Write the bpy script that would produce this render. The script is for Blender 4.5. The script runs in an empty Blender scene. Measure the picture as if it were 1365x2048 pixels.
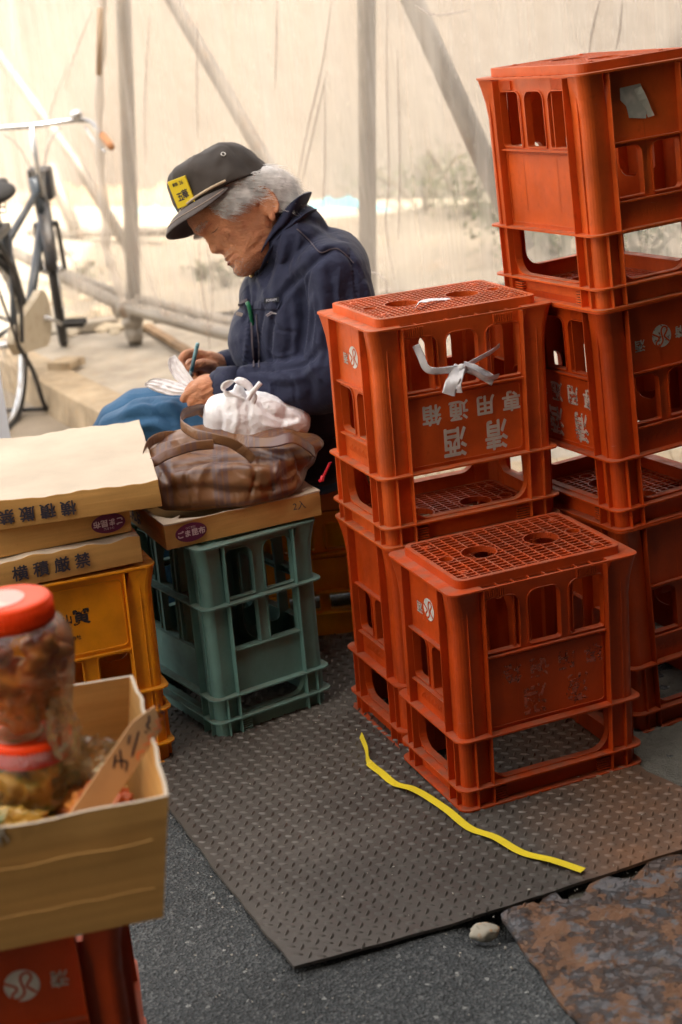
import bpy, bmesh, math, random
import numpy as np
from mathutils import Vector, Matrix, noise
from mathutils.bvhtree import BVHTree
random.seed(7)
S = bpy.context.scene
COL = S.collection
PI = math.pi
# ------------------------------------------------------------------ camera
PITCH = math.radians(17.62814); ROLL = math.radians(-5.70441); CAM_H = 1.39917; FPX = 3290.246
FW = Vector((0, math.cos(PITCH), -math.sin(PITCH))); UP = Vector((0, math.sin(PITCH), math.cos(PITCH))); RT = Vector((1, 0, 0))
CR = RT*math.cos(ROLL) + UP*math.sin(ROLL); CU = -RT*math.sin(ROLL) + UP*math.cos(ROLL); CO = Vector((0, 0, CAM_H))
cam_d = bpy.data.cameras.new("camera"); cam = bpy.data.objects.new("camera", cam_d); COL.objects.link(cam)
cam.matrix_world = Matrix(((CR.x, CU.x, -FW.x, 0), (CR.y, CU.y, -FW.y, 0), (CR.z, CU.z, -FW.z, CAM_H), (0, 0, 0, 1)))
cam_d.sensor_fit = 'VERTICAL'; cam_d.sensor_height = 36; cam_d.lens = FPX/2048*36
cam_d.clip_start = .05; cam_d.clip_end = 300
cam_d.dof.use_dof = True; cam_d.dof.focus_distance = 2.95; cam_d.dof.aperture_fstop = 4.0
S.camera = cam
# ------------------------------------------------------------------ light
W = bpy.data.worlds.new("World"); S.world = W; W.use_nodes = True
nt = W.node_tree; nt.nodes.clear()
sky = nt.nodes.new('ShaderNodeTexSky'); sky.sky_type = 'NISHITA'; sky.sun_disc = False
SUN_EL = math.radians(52); SUN_AZ = math.radians(150)      # azimuth clockwise from +Y (behind the camera, to the right)
sky.sun_elevation = SUN_EL; sky.sun_rotation = SUN_AZ; sky.dust_density = 4; sky.air_density = 1.0; sky.ozone_density = .6
hs = nt.nodes.new('ShaderNodeHueSaturation'); hs.inputs['Saturation'].default_value = .35
mx = nt.nodes.new('ShaderNodeMix'); mx.data_type = 'RGBA'; mx.blend_type = 'MULTIPLY'; mx.inputs[0].default_value = 1
mx.inputs[7].default_value = (1.0, .90, .78, 1)
bg = nt.nodes.new('ShaderNodeBackground'); bg.inputs[1].default_value = .15
ow = nt.nodes.new('ShaderNodeOutputWorld')
nt.links.new(sky.outputs[0], hs.inputs['Color']); nt.links.new(hs.outputs[0], mx.inputs[6]); nt.links.new(mx.outputs[2], bg.inputs[0]); nt.links.new(bg.outputs[0], ow.inputs[0])
sd = bpy.data.lights.new("sun", 'SUN'); sd.energy = 2.0; sd.angle = math.radians(.5); sd.color = (1, .95, .87)
sun = bpy.data.objects.new("sun", sd); COL.objects.link(sun)
sdir = Vector((math.sin(SUN_AZ)*math.cos(SUN_EL), math.cos(SUN_AZ)*math.cos(SUN_EL), math.sin(SUN_EL)))
sun.rotation_euler = sdir.to_track_quat('Z', 'Y').to_euler(); sun.location = sdir*20
S.view_settings.view_transform = 'Standard'; S.view_settings.look = 'None'; S.view_settings.exposure = 2.95; S.view_settings.gamma = 1
S.cycles.max_bounces = 8; S.cycles.diffuse_bounces = 4; S.cycles.transparent_max_bounces = 48; S.cycles.use_denoising = True
S.cycles.sample_clamp_indirect = 6; S.cycles.caustics_reflective = False; S.cycles.caustics_refractive = False
# ------------------------------------------------------------------ helpers
def ray(px, py): return FW + CR*((px-682.5)/FPX) + CU*((1024-py)/FPX)
def PZ(px, py, z):            # real point on the horizontal plane z seen at that spot of the photograph
    d = ray(px, py); return CO + d*((z-CAM_H)/d.z)
def PY(px, py, Y):            # real point on the vertical plane y = Y
    d = ray(px, py); return CO + d*(Y/d.y)
def tag(o, label=None, cat=None, group=None, kind=None, category=None):
    for k, v in (('label', label), ('category', cat or category), ('group', group), ('kind', kind)):
        if v: o[k] = v
    return o
def empty(name, loc=(0, 0, 0), rz=0, **k):
    o = bpy.data.objects.new(name, None); COL.objects.link(o); o.location = loc; o.rotation_euler = (0, 0, rz); o.empty_display_size = .05
    return tag(o, **k)
def link(name, me, mat=None, parent=None, smooth=False, **k):
    o = bpy.data.objects.new(name, me); COL.objects.link(o)
    if mat is not None and not me.materials: me.materials.append(mat)
    if parent: o.parent = parent
    if smooth: me.polygons.foreach_set('use_smooth', [True]*len(me.polygons))
    return tag(o, **k)
def copy_tree(o, parent=None):
    c = o.copy(); COL.objects.link(c); c.parent = parent
    for ch in list(o.children): copy_tree(ch, c)
    return c
class MB:
    """collects vertices and faces of one mesh"""
    def __init__(s): s.v = []; s.f = []
    def add(s, vs, fs, M=None):
        n = len(s.v)
        s.v += [tuple(M @ Vector(p)) if M else tuple(p) for p in vs]; s.f += [tuple(i+n for i in f) for f in fs]; return s
    def box(s, x0, x1, y0, y1, z0, z1, M=None):
        vs = [(x, y, z) for z in (z0, z1) for y in (y0, y1) for x in (x0, x1)]
        return s.add(vs, [(0, 2, 3, 1), (4, 5, 7, 6), (0, 1, 5, 4), (2, 6, 7, 3), (0, 4, 6, 2), (1, 3, 7, 5)], M)
    def tube(s, pts, r, n=10, caps=True, closed=False, flat=1.0):
        pts = [Vector(p) for p in pts]; m = len(pts); rs = r if hasattr(r, '__len__') else [r]*m
        vs = []; up = None
        for i, p in enumerate(pts):
            a = pts[(i-1) % m] if (i or closed) else p; b = pts[(i+1) % m] if (i < m-1 or closed) else p
            t = (b-a).normalized()
            if up is None: up = Vector((0, 0, 1)) if abs(t.z) < .9 else Vector((1, 0, 0))
            u = (up - t*up.dot(t)).normalized(); w = t.cross(u); up = u
            for k in range(n):
                a_ = 2*PI*k/n; vs.append(p + (u*math.cos(a_)*flat + w*math.sin(a_))*rs[i])
        fs = []
        for i in range(m if closed else m-1):
            j = (i+1) % m
            for k in range(n): fs.append((i*n+k, i*n+(k+1) % n, j*n+(k+1) % n, j*n+k))
        if caps and not closed: fs += [tuple(range(n))[::-1], tuple(range((m-1)*n, m*n))]
        return s.add(vs, fs)
    def lathe(s, prof, n=32, M=None, caps=True):
        vs = [(r*math.cos(2*PI*k/n), r*math.sin(2*PI*k/n), z) for r, z in prof for k in range(n)]
        fs = [(i*n+k, i*n+(k+1) % n, (i+1)*n+(k+1) % n, (i+1)*n+k) for i in range(len(prof)-1) for k in range(n)]
        if caps: fs += [tuple(range(n))[::-1], tuple(range((len(prof)-1)*n, len(prof)*n))]
        return s.add(vs, fs, M)
    def ribbon(s, pts, ws, th=.0006, M=None):
        """strip: pts centre line, ws half-width vectors"""
        vs = []; fs = []
        pts = [Vector(p) for p in pts]; ws = [Vector(w) for w in ws]
        for i, (p, w) in enumerate(zip(pts, ws)):
            t = (pts[min(i+1, len(pts)-1)] - pts[max(i-1, 0)]).normalized(); n = t.cross(w).normalized()*th
            vs += [p-w-n, p+w-n, p+w+n, p-w+n]
        for i in range(len(pts)-1):
            for k in range(4): fs.append((i*4+k, i*4+(k+1) % 4, i*4+4+(k+1) % 4, i*4+4+k))
        m = len(pts)*4; fs += [(3, 2, 1, 0), (m-4, m-3, m-2, m-1)]
        return s.add(vs, fs, M)
    def mesh(s, name='mesh', fix=True):
        me = bpy.data.meshes.new(name); me.from_pydata(s.v, [], s.f)
        if fix:
            bm = bmesh.new(); bm.from_mesh(me); bmesh.ops.recalc_face_normals(bm, faces=bm.faces); bm.to_mesh(me); bm.free()
        me.update(); return me
    def build(s, name, mat, parent=None, smooth=False, bevel=0, seg=1, **k):
        o = link(name, s.mesh(name), mat, parent, smooth, **k)
        if bevel:
            b = o.modifiers.new('bevel', 'BEVEL'); b.width = bevel; b.segments = seg; b.limit_method = 'ANGLE'
        return o
def spline_pts(pts, n=8, closed=False):
    pts = [Vector(p) for p in pts]; m = len(pts); out = []
    for i in range(m if closed else m-1):
        if closed: a, b, c, d = pts[i-1], pts[i], pts[(i+1) % m], pts[(i+2) % m]
        else: a, b, c, d = pts[max(i-1, 0)], pts[i], pts[i+1], pts[min(i+2, m-1)]
        for k in range(n):
            t = k/n; out.append(.5*((2*b)+(c-a)*t+(2*a-5*b+4*c-d)*t*t+(3*b-a-3*c+d)*t**3))
    if not closed: out.append(pts[-1])
    return out
def rrect(x0, x1, y0, y1, r, n=5):
    if not hasattr(r, '__len__'): r = (r,)*4
    o = []
    for (cx, cy, a0, q) in ((x1, y1, 0, r[0]), (x0, y1, 90, r[1]), (x0, y0, 180, r[2]), (x1, y0, 270, r[3])):
        sx = -1 if cx == x1 else 1; sy = -1 if cy == y1 else 1
        if q <= 0: o.append((cx, cy)); continue
        for k in range(n+1):
            a = math.radians(a0+90*k/n); o.append((cx+sx*q+q*math.cos(a), cy+sy*q+q*math.sin(a)))
    return o
def circ(cx, cy, r, n=24): return [(cx+r*math.cos(2*PI*k/n), cy+r*math.sin(2*PI*k/n)) for k in range(n)]
def plate2d(polys, th):
    """flat plate with holes (even-odd), thickness th centred on z=0; returns verts, faces"""
    cu = bpy.data.curves.new('c', 'CURVE'); cu.dimensions = '2D'; cu.fill_mode = 'BOTH'; cu.extrude = th/2
    for p in polys:
        sp = cu.splines.new('POLY'); sp.points.add(len(p)-1); sp.use_cyclic_u = True
        for i, (x, y) in enumerate(p): sp.points[i].co = (x, y, 0, 1)
    o = bpy.data.objects.new('c', cu); me = o.to_mesh(); vs = [tuple(v.co) for v in me.vertices]; fs = [tuple(f.vertices) for f in me.polygons]
    o.to_mesh_clear(); bpy.data.objects.remove(o); bpy.data.curves.remove(cu)
    return vs, fs
def text2d(body, size=.02, th=.0004, bold=0, space=1.0):
    cu = bpy.data.curves.new('t', 'FONT'); cu.body = body; cu.size = size; cu.extrude = th/2
    cu.align_x = 'CENTER'; cu.align_y = 'CENTER'; cu.space_character = space
    o = bpy.data.objects.new('t', cu); COL.objects.link(o); bpy.context.view_layer.update(); me = o.to_mesh(); vs = [tuple(v.co) for v in me.vertices]; fs = [tuple(f.vertices) for f in me.polygons]
    o.to_mesh_clear(); bpy.data.objects.remove(o); bpy.data.curves.remove(cu)
    if bold:      # heavier strokes: the same outline a little to each side
        n = len(vs); V = []; Fs = []
        for i, (dx, dy) in enumerate(((bold, 0), (-bold, 0), (0, bold), (0, -bold), (bold*.7, bold*.7), (-bold*.7, -bold*.7))):
            V += [(x+dx, y+dy, z+i*2e-5) for x, y, z in vs]; Fs += [tuple(q+i*n for q in f) for f in fs]
        return V, Fs
    return vs, fs
def frame(o, ex, ey, ez):
    ex, ey, ez = Vector(ex), Vector(ey), Vector(ez)
    return Matrix(((ex.x, ey.x, ez.x, o[0]), (ex.y, ey.y, ez.y, o[1]), (ex.z, ey.z, ez.z, o[2]), (0, 0, 0, 1)))
# ------------------------------------------------------------------ materials
class Mat:
    def __init__(s, name, base=(.5, .5, .5), rough=.6, metal=0, spec=.5):
        s.m = bpy.data.materials.new(name); s.m.use_nodes = True; s.t = s.m.node_tree; s.b = s.t.nodes['Principled BSDF']
        s.b.inputs['Base Color'].default_value = (*base, 1); s.b.inputs['Roughness'].default_value = rough; s.b.inputs['Metallic'].default_value = metal
        s.b.inputs['Specular IOR Level'].default_value = spec; s.col = None; s.base = base; s.h = None
    def n(s, t, **k):
        nd = s.t.nodes.new(t)
        for a, v in k.items(): setattr(nd, a, v)
        return nd
    def co(s, kind='Object'):
        if kind == 'Object' and getattr(s, '_co', None): return s._co
        c = s.n('ShaderNodeTexCoord')
        if kind != 'Object': return c.outputs[kind]
        oi = s.n('ShaderNodeObjectInfo'); sc = s.n('ShaderNodeVectorMath', operation='SCALE'); cb = s.n('ShaderNodeCombineXYZ')
        for i in range(3): s.t.links.new(oi.outputs['Random'], cb.inputs[i])
        s.t.links.new(cb.outputs[0], sc.inputs[0]); sc.inputs['Scale'].default_value = 7.3
        ad = s.n('ShaderNodeVectorMath', operation='ADD'); s.t.links.new(c.outputs['Object'], ad.inputs[0]); s.t.links.new(sc.outputs[0], ad.inputs[1])
        s._co = ad.outputs[0]; return s._co
    def raw(s):
        return s.n('ShaderNodeTexCoord').outputs['Object']
    def noise(s, scale, detail=4, rough=.55, dist=0, co=None, stretch=None):
        nn = s.n('ShaderNodeTexNoise'); nn.inputs['Scale'].default_value = scale; nn.inputs['Detail'].default_value = detail; nn.inputs['Roughness'].default_value = rough; nn.inputs['Distortion'].default_value = dist
        c = co or s.co()
        if stretch:
            mp = s.n('ShaderNodeMapping'); mp.inputs['Scale'].default_value = stretch; s.t.links.new(c, mp.inputs[0]); c = mp.outputs[0]
        s.t.links.new(c, nn.inputs['Vector']); return nn.outputs['Fac']
    def voro(s, scale, feat='F1', out='Distance', co=None):
        v = s.n('ShaderNodeTexVoronoi'); v.feature = feat; v.inputs['Scale'].default_value = scale; s.t.links.new(co or s.co(), v.inputs['Vector']); return v.outputs[out]
    def ramp(s, fac, *stops):
        r = s.n('ShaderNodeValToRGB'); e = r.color_ramp.elements
        while len(e) < len(stops): e.new(.5)
        for i, (p, c) in enumerate(stops):
            e[i].position = p; e[i].color = (c, c, c, 1) if not hasattr(c, '__len__') else (*c, 1)
        s.t.links.new(fac, r.inputs[0]); return r.outputs[0]
    def math(s, op, a, b=0.0, clamp=False):
        m = s.n('ShaderNodeMath', operation=op); m.use_clamp = clamp
        for i, v in enumerate((a, b)):
            if isinstance(v, (int, float)): m.inputs[i].default_value = v
            else: s.t.links.new(v, m.inputs[i])
        return m.outputs[0]
    def mix(s, fac, a, b, mode='MIX'):
        m = s.n('ShaderNodeMix'); m.data_type = 'RGBA'; m.blend_type = mode
        for i, v in ((0, fac), (6, a), (7, b)):
            if isinstance(v, (int, float)): m.inputs[i].default_value = v
            elif isinstance(v, tuple): m.inputs[i].default_value = (*v, 1)
            else: s.t.links.new(v, m.inputs[i])
        return m.outputs[2]
    def cur(s): return s.col if s.col is not None else s.base
    def over(s, fac, c, mode='MIX'):
        s.col = s.mix(fac, s.cur(), c, mode); s.t.links.new(s.col, s.b.inputs['Base Color']); return s
    def vary(s, scale=8, lo=.85, hi=1.12, **k):
        return s.over(1.0, s.ramp(s.noise(scale, **k), (.3, lo), (.7, hi)), 'MULTIPLY')
    def rgh(s, v): s.t.links.new(v, s.b.inputs['Roughness']); return s
    def bump(s, h, strength=.3, dist=.002):
        b = s.n('ShaderNodeBump'); b.inputs['Strength'].default_value = strength; b.inputs['Distance'].default_value = dist; s.t.links.new(h, b.inputs['Height'])
        if s.h is not None: s.t.links.new(s.h, b.inputs['Normal'])
        s.h = b.outputs[0]; s.t.links.new(s.h, s.b.inputs['Normal']); return s
    def upz(s):
        g = s.n('ShaderNodeNewGeometry'); x = s.n('ShaderNodeSeparateXYZ'); s.t.links.new(g.outputs['Normal'], x.inputs[0]); return x.outputs[2]
    def sep(s, co=None):
        x = s.n('ShaderNodeSeparateXYZ'); s.t.links.new(co or s.co(), x.inputs[0]); return x.outputs
def plastic(name, c, dust=.5, dustc=(.16, .125, .085), rough=.38):
    m = Mat(name, c, rough, spec=.32)
    m.vary(9, .72, 1.22, detail=6)
    m.over(m.ramp(m.noise(60, detail=6), (.60, 0.0), (.78, .35)), tuple(x*.45 for x in c))
    d = m.math('MULTIPLY', m.ramp(m.upz(), (.45, 0.0), (.8, 1.0)), m.ramp(m.noise(38, detail=6), (.35, .15), (.65, 1.0)))
    m.over(m.math('MULTIPLY', d, dust), dustc)
    g = m.math('MULTIPLY', m.ramp(m.noise(6, detail=8, rough=.7, stretch=(1, 1, .35)), (.50, 0.0), (.72, 1.0)), .55)
    m.over(g, tuple(x*.5+.012 for x in c))
    m.rgh(m.math('ADD', m.ramp(m.noise(30, detail=5), (.3, rough-.08), (.7, rough+.18)), m.math('MULTIPLY', d, .3)))
    m.bump(m.noise(220, detail=3), .15, .0006).bump(m.noise(7, detail=2), .25, .004)
    # scratches
    m.over(m.math('MULTIPLY', m.ramp(m.noise(25, detail=9, rough=.8, stretch=(1, 1, 7)), (.63, 0.0), (.67, 1.0)), .5), tuple(min(1, x*.8+.12) for x in c))
    return m.m
M_red = plastic('red_plastic', (.48, .056, .005))
M_red2 = plastic('red_plastic_faded', (.62, .100, .014), dust=.75, dustc=(.30, .15, .085))
M_green = plastic('green_plastic', (.125, .25, .225), dust=.55)
M_yel2 = plastic('lemon_plastic', (.72, .42, .02), dust=.6, dustc=(.14, .10, .04))
M_yel = plastic('yellow_plastic', (.74, .27, .006), dust=.6, dustc=(.12, .08, .03))
def paint(name, c, wear=.45):
    m = Mat(name, c, .55); m.vary(30, .75, 1.1)
    a = m.ramp(m.noise(90, detail=6, rough=.7), (wear-.04, 0.0), (wear+.04, 1.0))
    m.t.links.new(a, m.b.inputs['Alpha']); return m.m
M_print = paint('white_print', (.62, .60, .54), .20)
M_printworn = paint('worn_white_print', (.42, .40, .35), .43)
M_printghost = paint('ghost_print', (.50, .12, .07), .53)
M_ink = Mat('black_ink', (.03, .025, .04), .7).m
M_inkworn = paint('worn_black_ink', (.03, .02, .02), .46)
def board(name, c=(.56, .31, .095)):
    m = Mat(name, c, .82, spec=.25)
    m.vary(5, .86, 1.1, detail=5)
    m.over(1.0, m.ramp(m.noise(28, detail=4, stretch=(.12, .12, 3.2)), (.35, .88), (.65, 1.07)), 'MULTIPLY')
    m.over(m.ramp(m.noise(3, detail=6, rough=.7), (.6, 0.0), (.8, .4)), tuple(x*.62 for x in c))
    m.over(m.ramp(m.noise(300, detail=2), (.62, 0.0), (.8, .35)), tuple(x*.5 for x in c))
    m.bump(m.noise(26, detail=3, stretch=(.12, .12, 4)), .35, .0015).bump(m.noise(9, detail=3), .4, .004).bump(m.noise(400), .15, .0005)
    return m.m
M_board = board('cardboard')
M_board2 = board('pale_cardboard', (.56, .47, .36))  # pale board; on carton tops it stands in for overexposed light
M_edge = Mat('cardboard_edge', (.52, .38, .24), .9).m
# ------------------------------------------------------------------ crates
def lip(mb, poly, t, z0, z1, M):
    n = len(poly); c = Vector((sum(p[0] for p in poly)/n, sum(p[1] for p in poly)/n)); vs = []
    P = [Vector(p) for p in poly]
    for i in range(n):
        d = (P[(i+1) % n]-P[i-1]); nn = Vector((d.y, -d.x)).normalized()
        if nn.dot(P[i]-c) > 0: nn = -nn
        q = P[i]+nn*t
        vs += [(*P[i], z0), (*q, z0), (*q, z1), (*P[i], z1)]
    fs = []
    for i in range(n):
        j = (i+1) % n
        for k in range(4): fs.append((i*4+k, i*4+(k+1) % 4, j*4+(k+1) % 4, j*4+k))
    mb.add(vs, fs, M)
def side_frames(L, Wd, ins):
    return {'front': frame((0, -Wd/2+ins, 0), (1, 0, 0), (0, 0, 1), (0, -1, 0)), 'back': frame((0, Wd/2-ins, 0), (-1, 0, 0), (0, 0, 1), (0, 1, 0)),
            'right': frame((L/2-ins, 0, 0), (0, 1, 0), (0, 0, 1), (1, 0, 0)), 'left': frame((-L/2+ins, 0, 0), (0, -1, 0), (0, 0, 1), (-1, 0, 0))}
def crate_frame(L, Wd, H, a, b, fl, INS=.012, fins=(0, .133)):
    mb = MB()
    cs = [(-a, -.005), (-a*.55, -.0015)] + [(-.016+.016*math.sin(t*PI/10), -.016+.016*math.cos(t*PI/10)) for t in range(6)] + [(-.0015, -b*.55), (-.005, -b), (-.0095, -b), (-.006, -.02), (-.02, -.006), (-a, -.0095)]
    lv = [(0, INS), (H-.075, INS), (H-.045, INS*.8), (H-.02, INS*.45), (H-.002, .0015)]
    for sx in (-1, 1):
        for sy in (-1, 1):
            vs = []
            for z, i in lv:
                vs += [(sx*(L/2-i+x), sy*(Wd/2-i+y), z) for x, y in cs]
            n = len(cs); fs = [(k*n+q, k*n+(q+1) % n, (k+1)*n+(q+1) % n, (k+1)*n+q) for k in range(len(lv)-1) for q in range(n)]
            fs += [tuple(range(n)), tuple(range((len(lv)-1)*n, len(lv)*n))]
            mb.add(vs, fs)
            X = lambda x: sorted((sx*(L/2-INS+x), sx*(L/2-INS+x+.0022))); Y = lambda y: sorted((sy*(Wd/2-INS+y), sy*(Wd/2-INS+y+.0022)))
            mb.box(*X(-a-.0022), *sorted((sy*(Wd/2-INS-.0096), sy*(Wd/2-.0025))), .0015, H-.006)
            mb.box(*sorted((sx*(L/2-INS-.0096), sx*(L/2-.0025))), *Y(-b-.0022), .0015, H-.006)
            z0, z1 = fins
            mb.box(*X(-.024), *sorted((sy*(Wd/2-INS-.002), sy*(Wd/2-.004))), z0+.002, z1)
            mb.box(*X(-.024), *sorted((sy*(Wd/2-INS-.002), sy*(Wd/2-INS+.0022))), z1, H-.03)
            mb.box(*sorted((sx*(L/2-INS-.002), sx*(L/2-.004))), *Y(-.022), z0+.002, z1)
    for z in fl:
        v, f = plate2d([rrect(-L/2, L/2, -Wd/2, Wd/2, .02), rrect(-L/2+INS+.006, L/2-INS-.006, -Wd/2+INS+.006, Wd/2-INS-.006, .012)], .0032)
        mb.add(v, f, Matrix.Translation((0, 0, z+.0016)))
    return mb
def panel(L2, H, holes, M, ledges=(), lipd=.009, th=.003, z0=.002, pads=(), border=None, hpads=()):
    mb = MB()
    v, f = plate2d([[(-L2, z0), (L2, z0), (L2, H-.005), (-L2, H-.005)]] + holes, th); mb.add(v, f, M)
    for h in holes: lip(mb, h, .0016, -.010, .0045, M)
    for z, pr in ledges: mb.box(-L2, L2, z, z+.0028, 0, pr, M)
    for x0, x1, y0, y1 in pads:
        k = 0; n = int((x1-x0)/.0042)
        for k in range(n): mb.box(x0+k*.0042, x0+k*.0042+.0022, y0, y1, .001, .006, M)
    for x0, x1, y0, y1 in hpads:
        for k in range(int((y1-y0)/.0048)): mb.box(x0, x1, y0+k*.0048, y0+k*.0048+.0024, .001, .0105, M)
    if border:
        x0, x1, y0, y1 = border; v, f = plate2d([rrect(x0, x1, y0, y1, .008), rrect(x0+.0016, x1-.0016, y0+.0016, y1-.0016, .007)], .003); mb.add(v, f, M @ Matrix.Translation((0, 0, .0016)))
    return mb
def grid_deck(L, Wd, H, nx, ny, dx=.028, dy=.022):
    mb = MB(); hx, hy = L/2-dx, Wd/2-dy
    o = rrect(-hx, hx, -hy, hy, .014); lip(mb, o, -.0030, H-.004, H+.0145, Matrix())
    # sloping shoulder of the deck edge
    v, f = plate2d([rrect(-hx-.002, hx+.002, -hy-.002, hy+.002, .015), rrect(-hx+.006, hx-.006, -hy+.006, hy-.006, .010)], .003); mb.add(v, f, Matrix.Translation((0, 0, H+.0135)))
    circs = [(-.062, 0, .031), (.062, 0, .031), (-.127, 0, .0125), (.127, 0, .0125)]
    dots = [(sx*.128, sy*.073, .008) for sx in (-1, 1) for sy in (-1, 1)]
    def seg(p, q, horiz, w, h):
        # split bar by circles
        c, a0, a1 = p, q[0], q[1]; cuts = []
        for (x, y, r) in circs:
            d = (c-y) if horiz else (c-x)
            if abs(d) < r:
                e = math.sqrt(r*r-d*d); m_ = x if horiz else y; cuts.append((m_-e, m_+e))
        cuts.sort(); s0 = a0
        for u, v_ in cuts+[(a1, a1)]:
            if u > s0+.001:
                if horiz: mb.box(s0, u, c-w, c+w, H+.0145-h, H+.0148)
                else: mb.box(c-w, c+w, s0, u, H+.0145-h, H+.0144)
            s0 = max(s0, v_)
    for i in range(1, nx): seg(-hx+2*hx*i/nx, (-hy+.002, hy-.002), False, .0014, .0045)
    for j in range(1, ny): seg(-hy+2*hy*j/ny, (-hx+.002, hx-.002), True, .0014, .005)
    for (x, y, r) in circs:
        lip(mb, circ(x, y, r, 28), -.0022, H+.004, H+.0152, Matrix())
    for (x, y, r) in dots:
        mb.add(*plate2d([circ(x, y, r, 12)], .003), Matrix.Translation((0, 0, H+.0140)))
        mb.add(*plate2d([circ(x, y, r*.5, 10)], .003), Matrix.Translation((0, 0, H+.0155)))
    # rim plate with slots along the long sides
    holes = [rrect(-hx+.001, hx-.001, -hy+.001, hy-.001, .013)]
    sl = 2*(hx-.035)/8
    for sgn in (-1, 1):
        for k in range(8):
            x0 = -hx+.035+k*sl+.0009; x1 = x0+sl-.0018
            y0, y1 = sorted((sgn*(hy+.0035), sgn*(Wd/2-.0045))); holes.append(rrect(x0, x1, y0, y1, .0008, 1))
    mb.add(*plate2d([rrect(-L/2, L/2, -Wd/2, Wd/2, .018)]+holes, .0034), Matrix.Translation((0, 0, H-.0019)))
    return mb
def dividers(L, Wd, z0, z1, xs=None):
    mb = MB(); xs = xs or (-L/6+.004, L/6-.004)
    for x in xs:
        M = frame((x, 0, 0), (0, 1, 0), (0, 0, 1), (1, 0, 0)); w = Wd/2-.018
        mb.add(*plate2d([[(-w, z0), (w, z0), (w, z1), (-w, z1)], rrect(-w+.022, -.014, z0+.045, z1-.035, (.03, .03, .012, .03)), rrect(.014, w-.022, z0+.045, z1-.035, (.03, .03, .03, .012))], .0022), M)
    M = frame((0, 0, 0), (1, 0, 0), (0, 0, 1), (0, -1, 0)); w = L/2-.018; hs = []
    e = [-w]+list(xs)+[w]
    for i in range(len(e)-1): hs.append(rrect(e[i]+.024, e[i+1]-.024, z0+.05, z1-.04, .022))
    mb.add(*plate2d([[(-w, z0+.001), (w, z0+.001), (w, z1-.001), (-w, z1-.001)]]+hs, .0021), M)
    return mb
RL, RW, RH = .37, .2635, .407
def logo_mb(r, M, dz=.0004):
    disc = MB().add(*plate2d([circ(0, 0, r, 40)], .0004), M @ Matrix.Translation((0, 0, dz)))
    st = MB(); s = [(-.92, .42), (-.62, .20), (-.34, -.02), (-.36, -.22), (-.62, -.40), (-.70, -.62), (-.50, -.80), (-.16, -.70), (.06, -.38), (.02, .1), (.02, .46), (.22, .72), (.52, .70), (.64, .42), (.46, .16), (.26, -.08), (.42, -.34), (.70, -.66)]
    pts = spline_pts([(x*r, y*r, 0) for x, y in s], 5); ws = []
    for i in range(len(pts)):
        t = (pts[min(i+1, len(pts)-1)]-pts[max(i-1, 0)]).normalized(); ws.append(Vector((-t.y, t.x, 0))*r*.075)
    st.ribbon(pts, ws, .0002); st.v = [tuple(M @ Matrix.Translation((0, 0, dz+.0005)) @ Vector(p)) for p in st.v]
    return disc, st
def txt(parent, name, body, size, M, mat, bold=.0, space=1.0, rot=0, flip=False, th=.0005, **k):
    v, f = text2d(body, size, th, bold, space)
    return MB().add(v, f, M @ Matrix.Rotation(rot, 4, 'Z')).build(name, mat, parent, **k)
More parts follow.
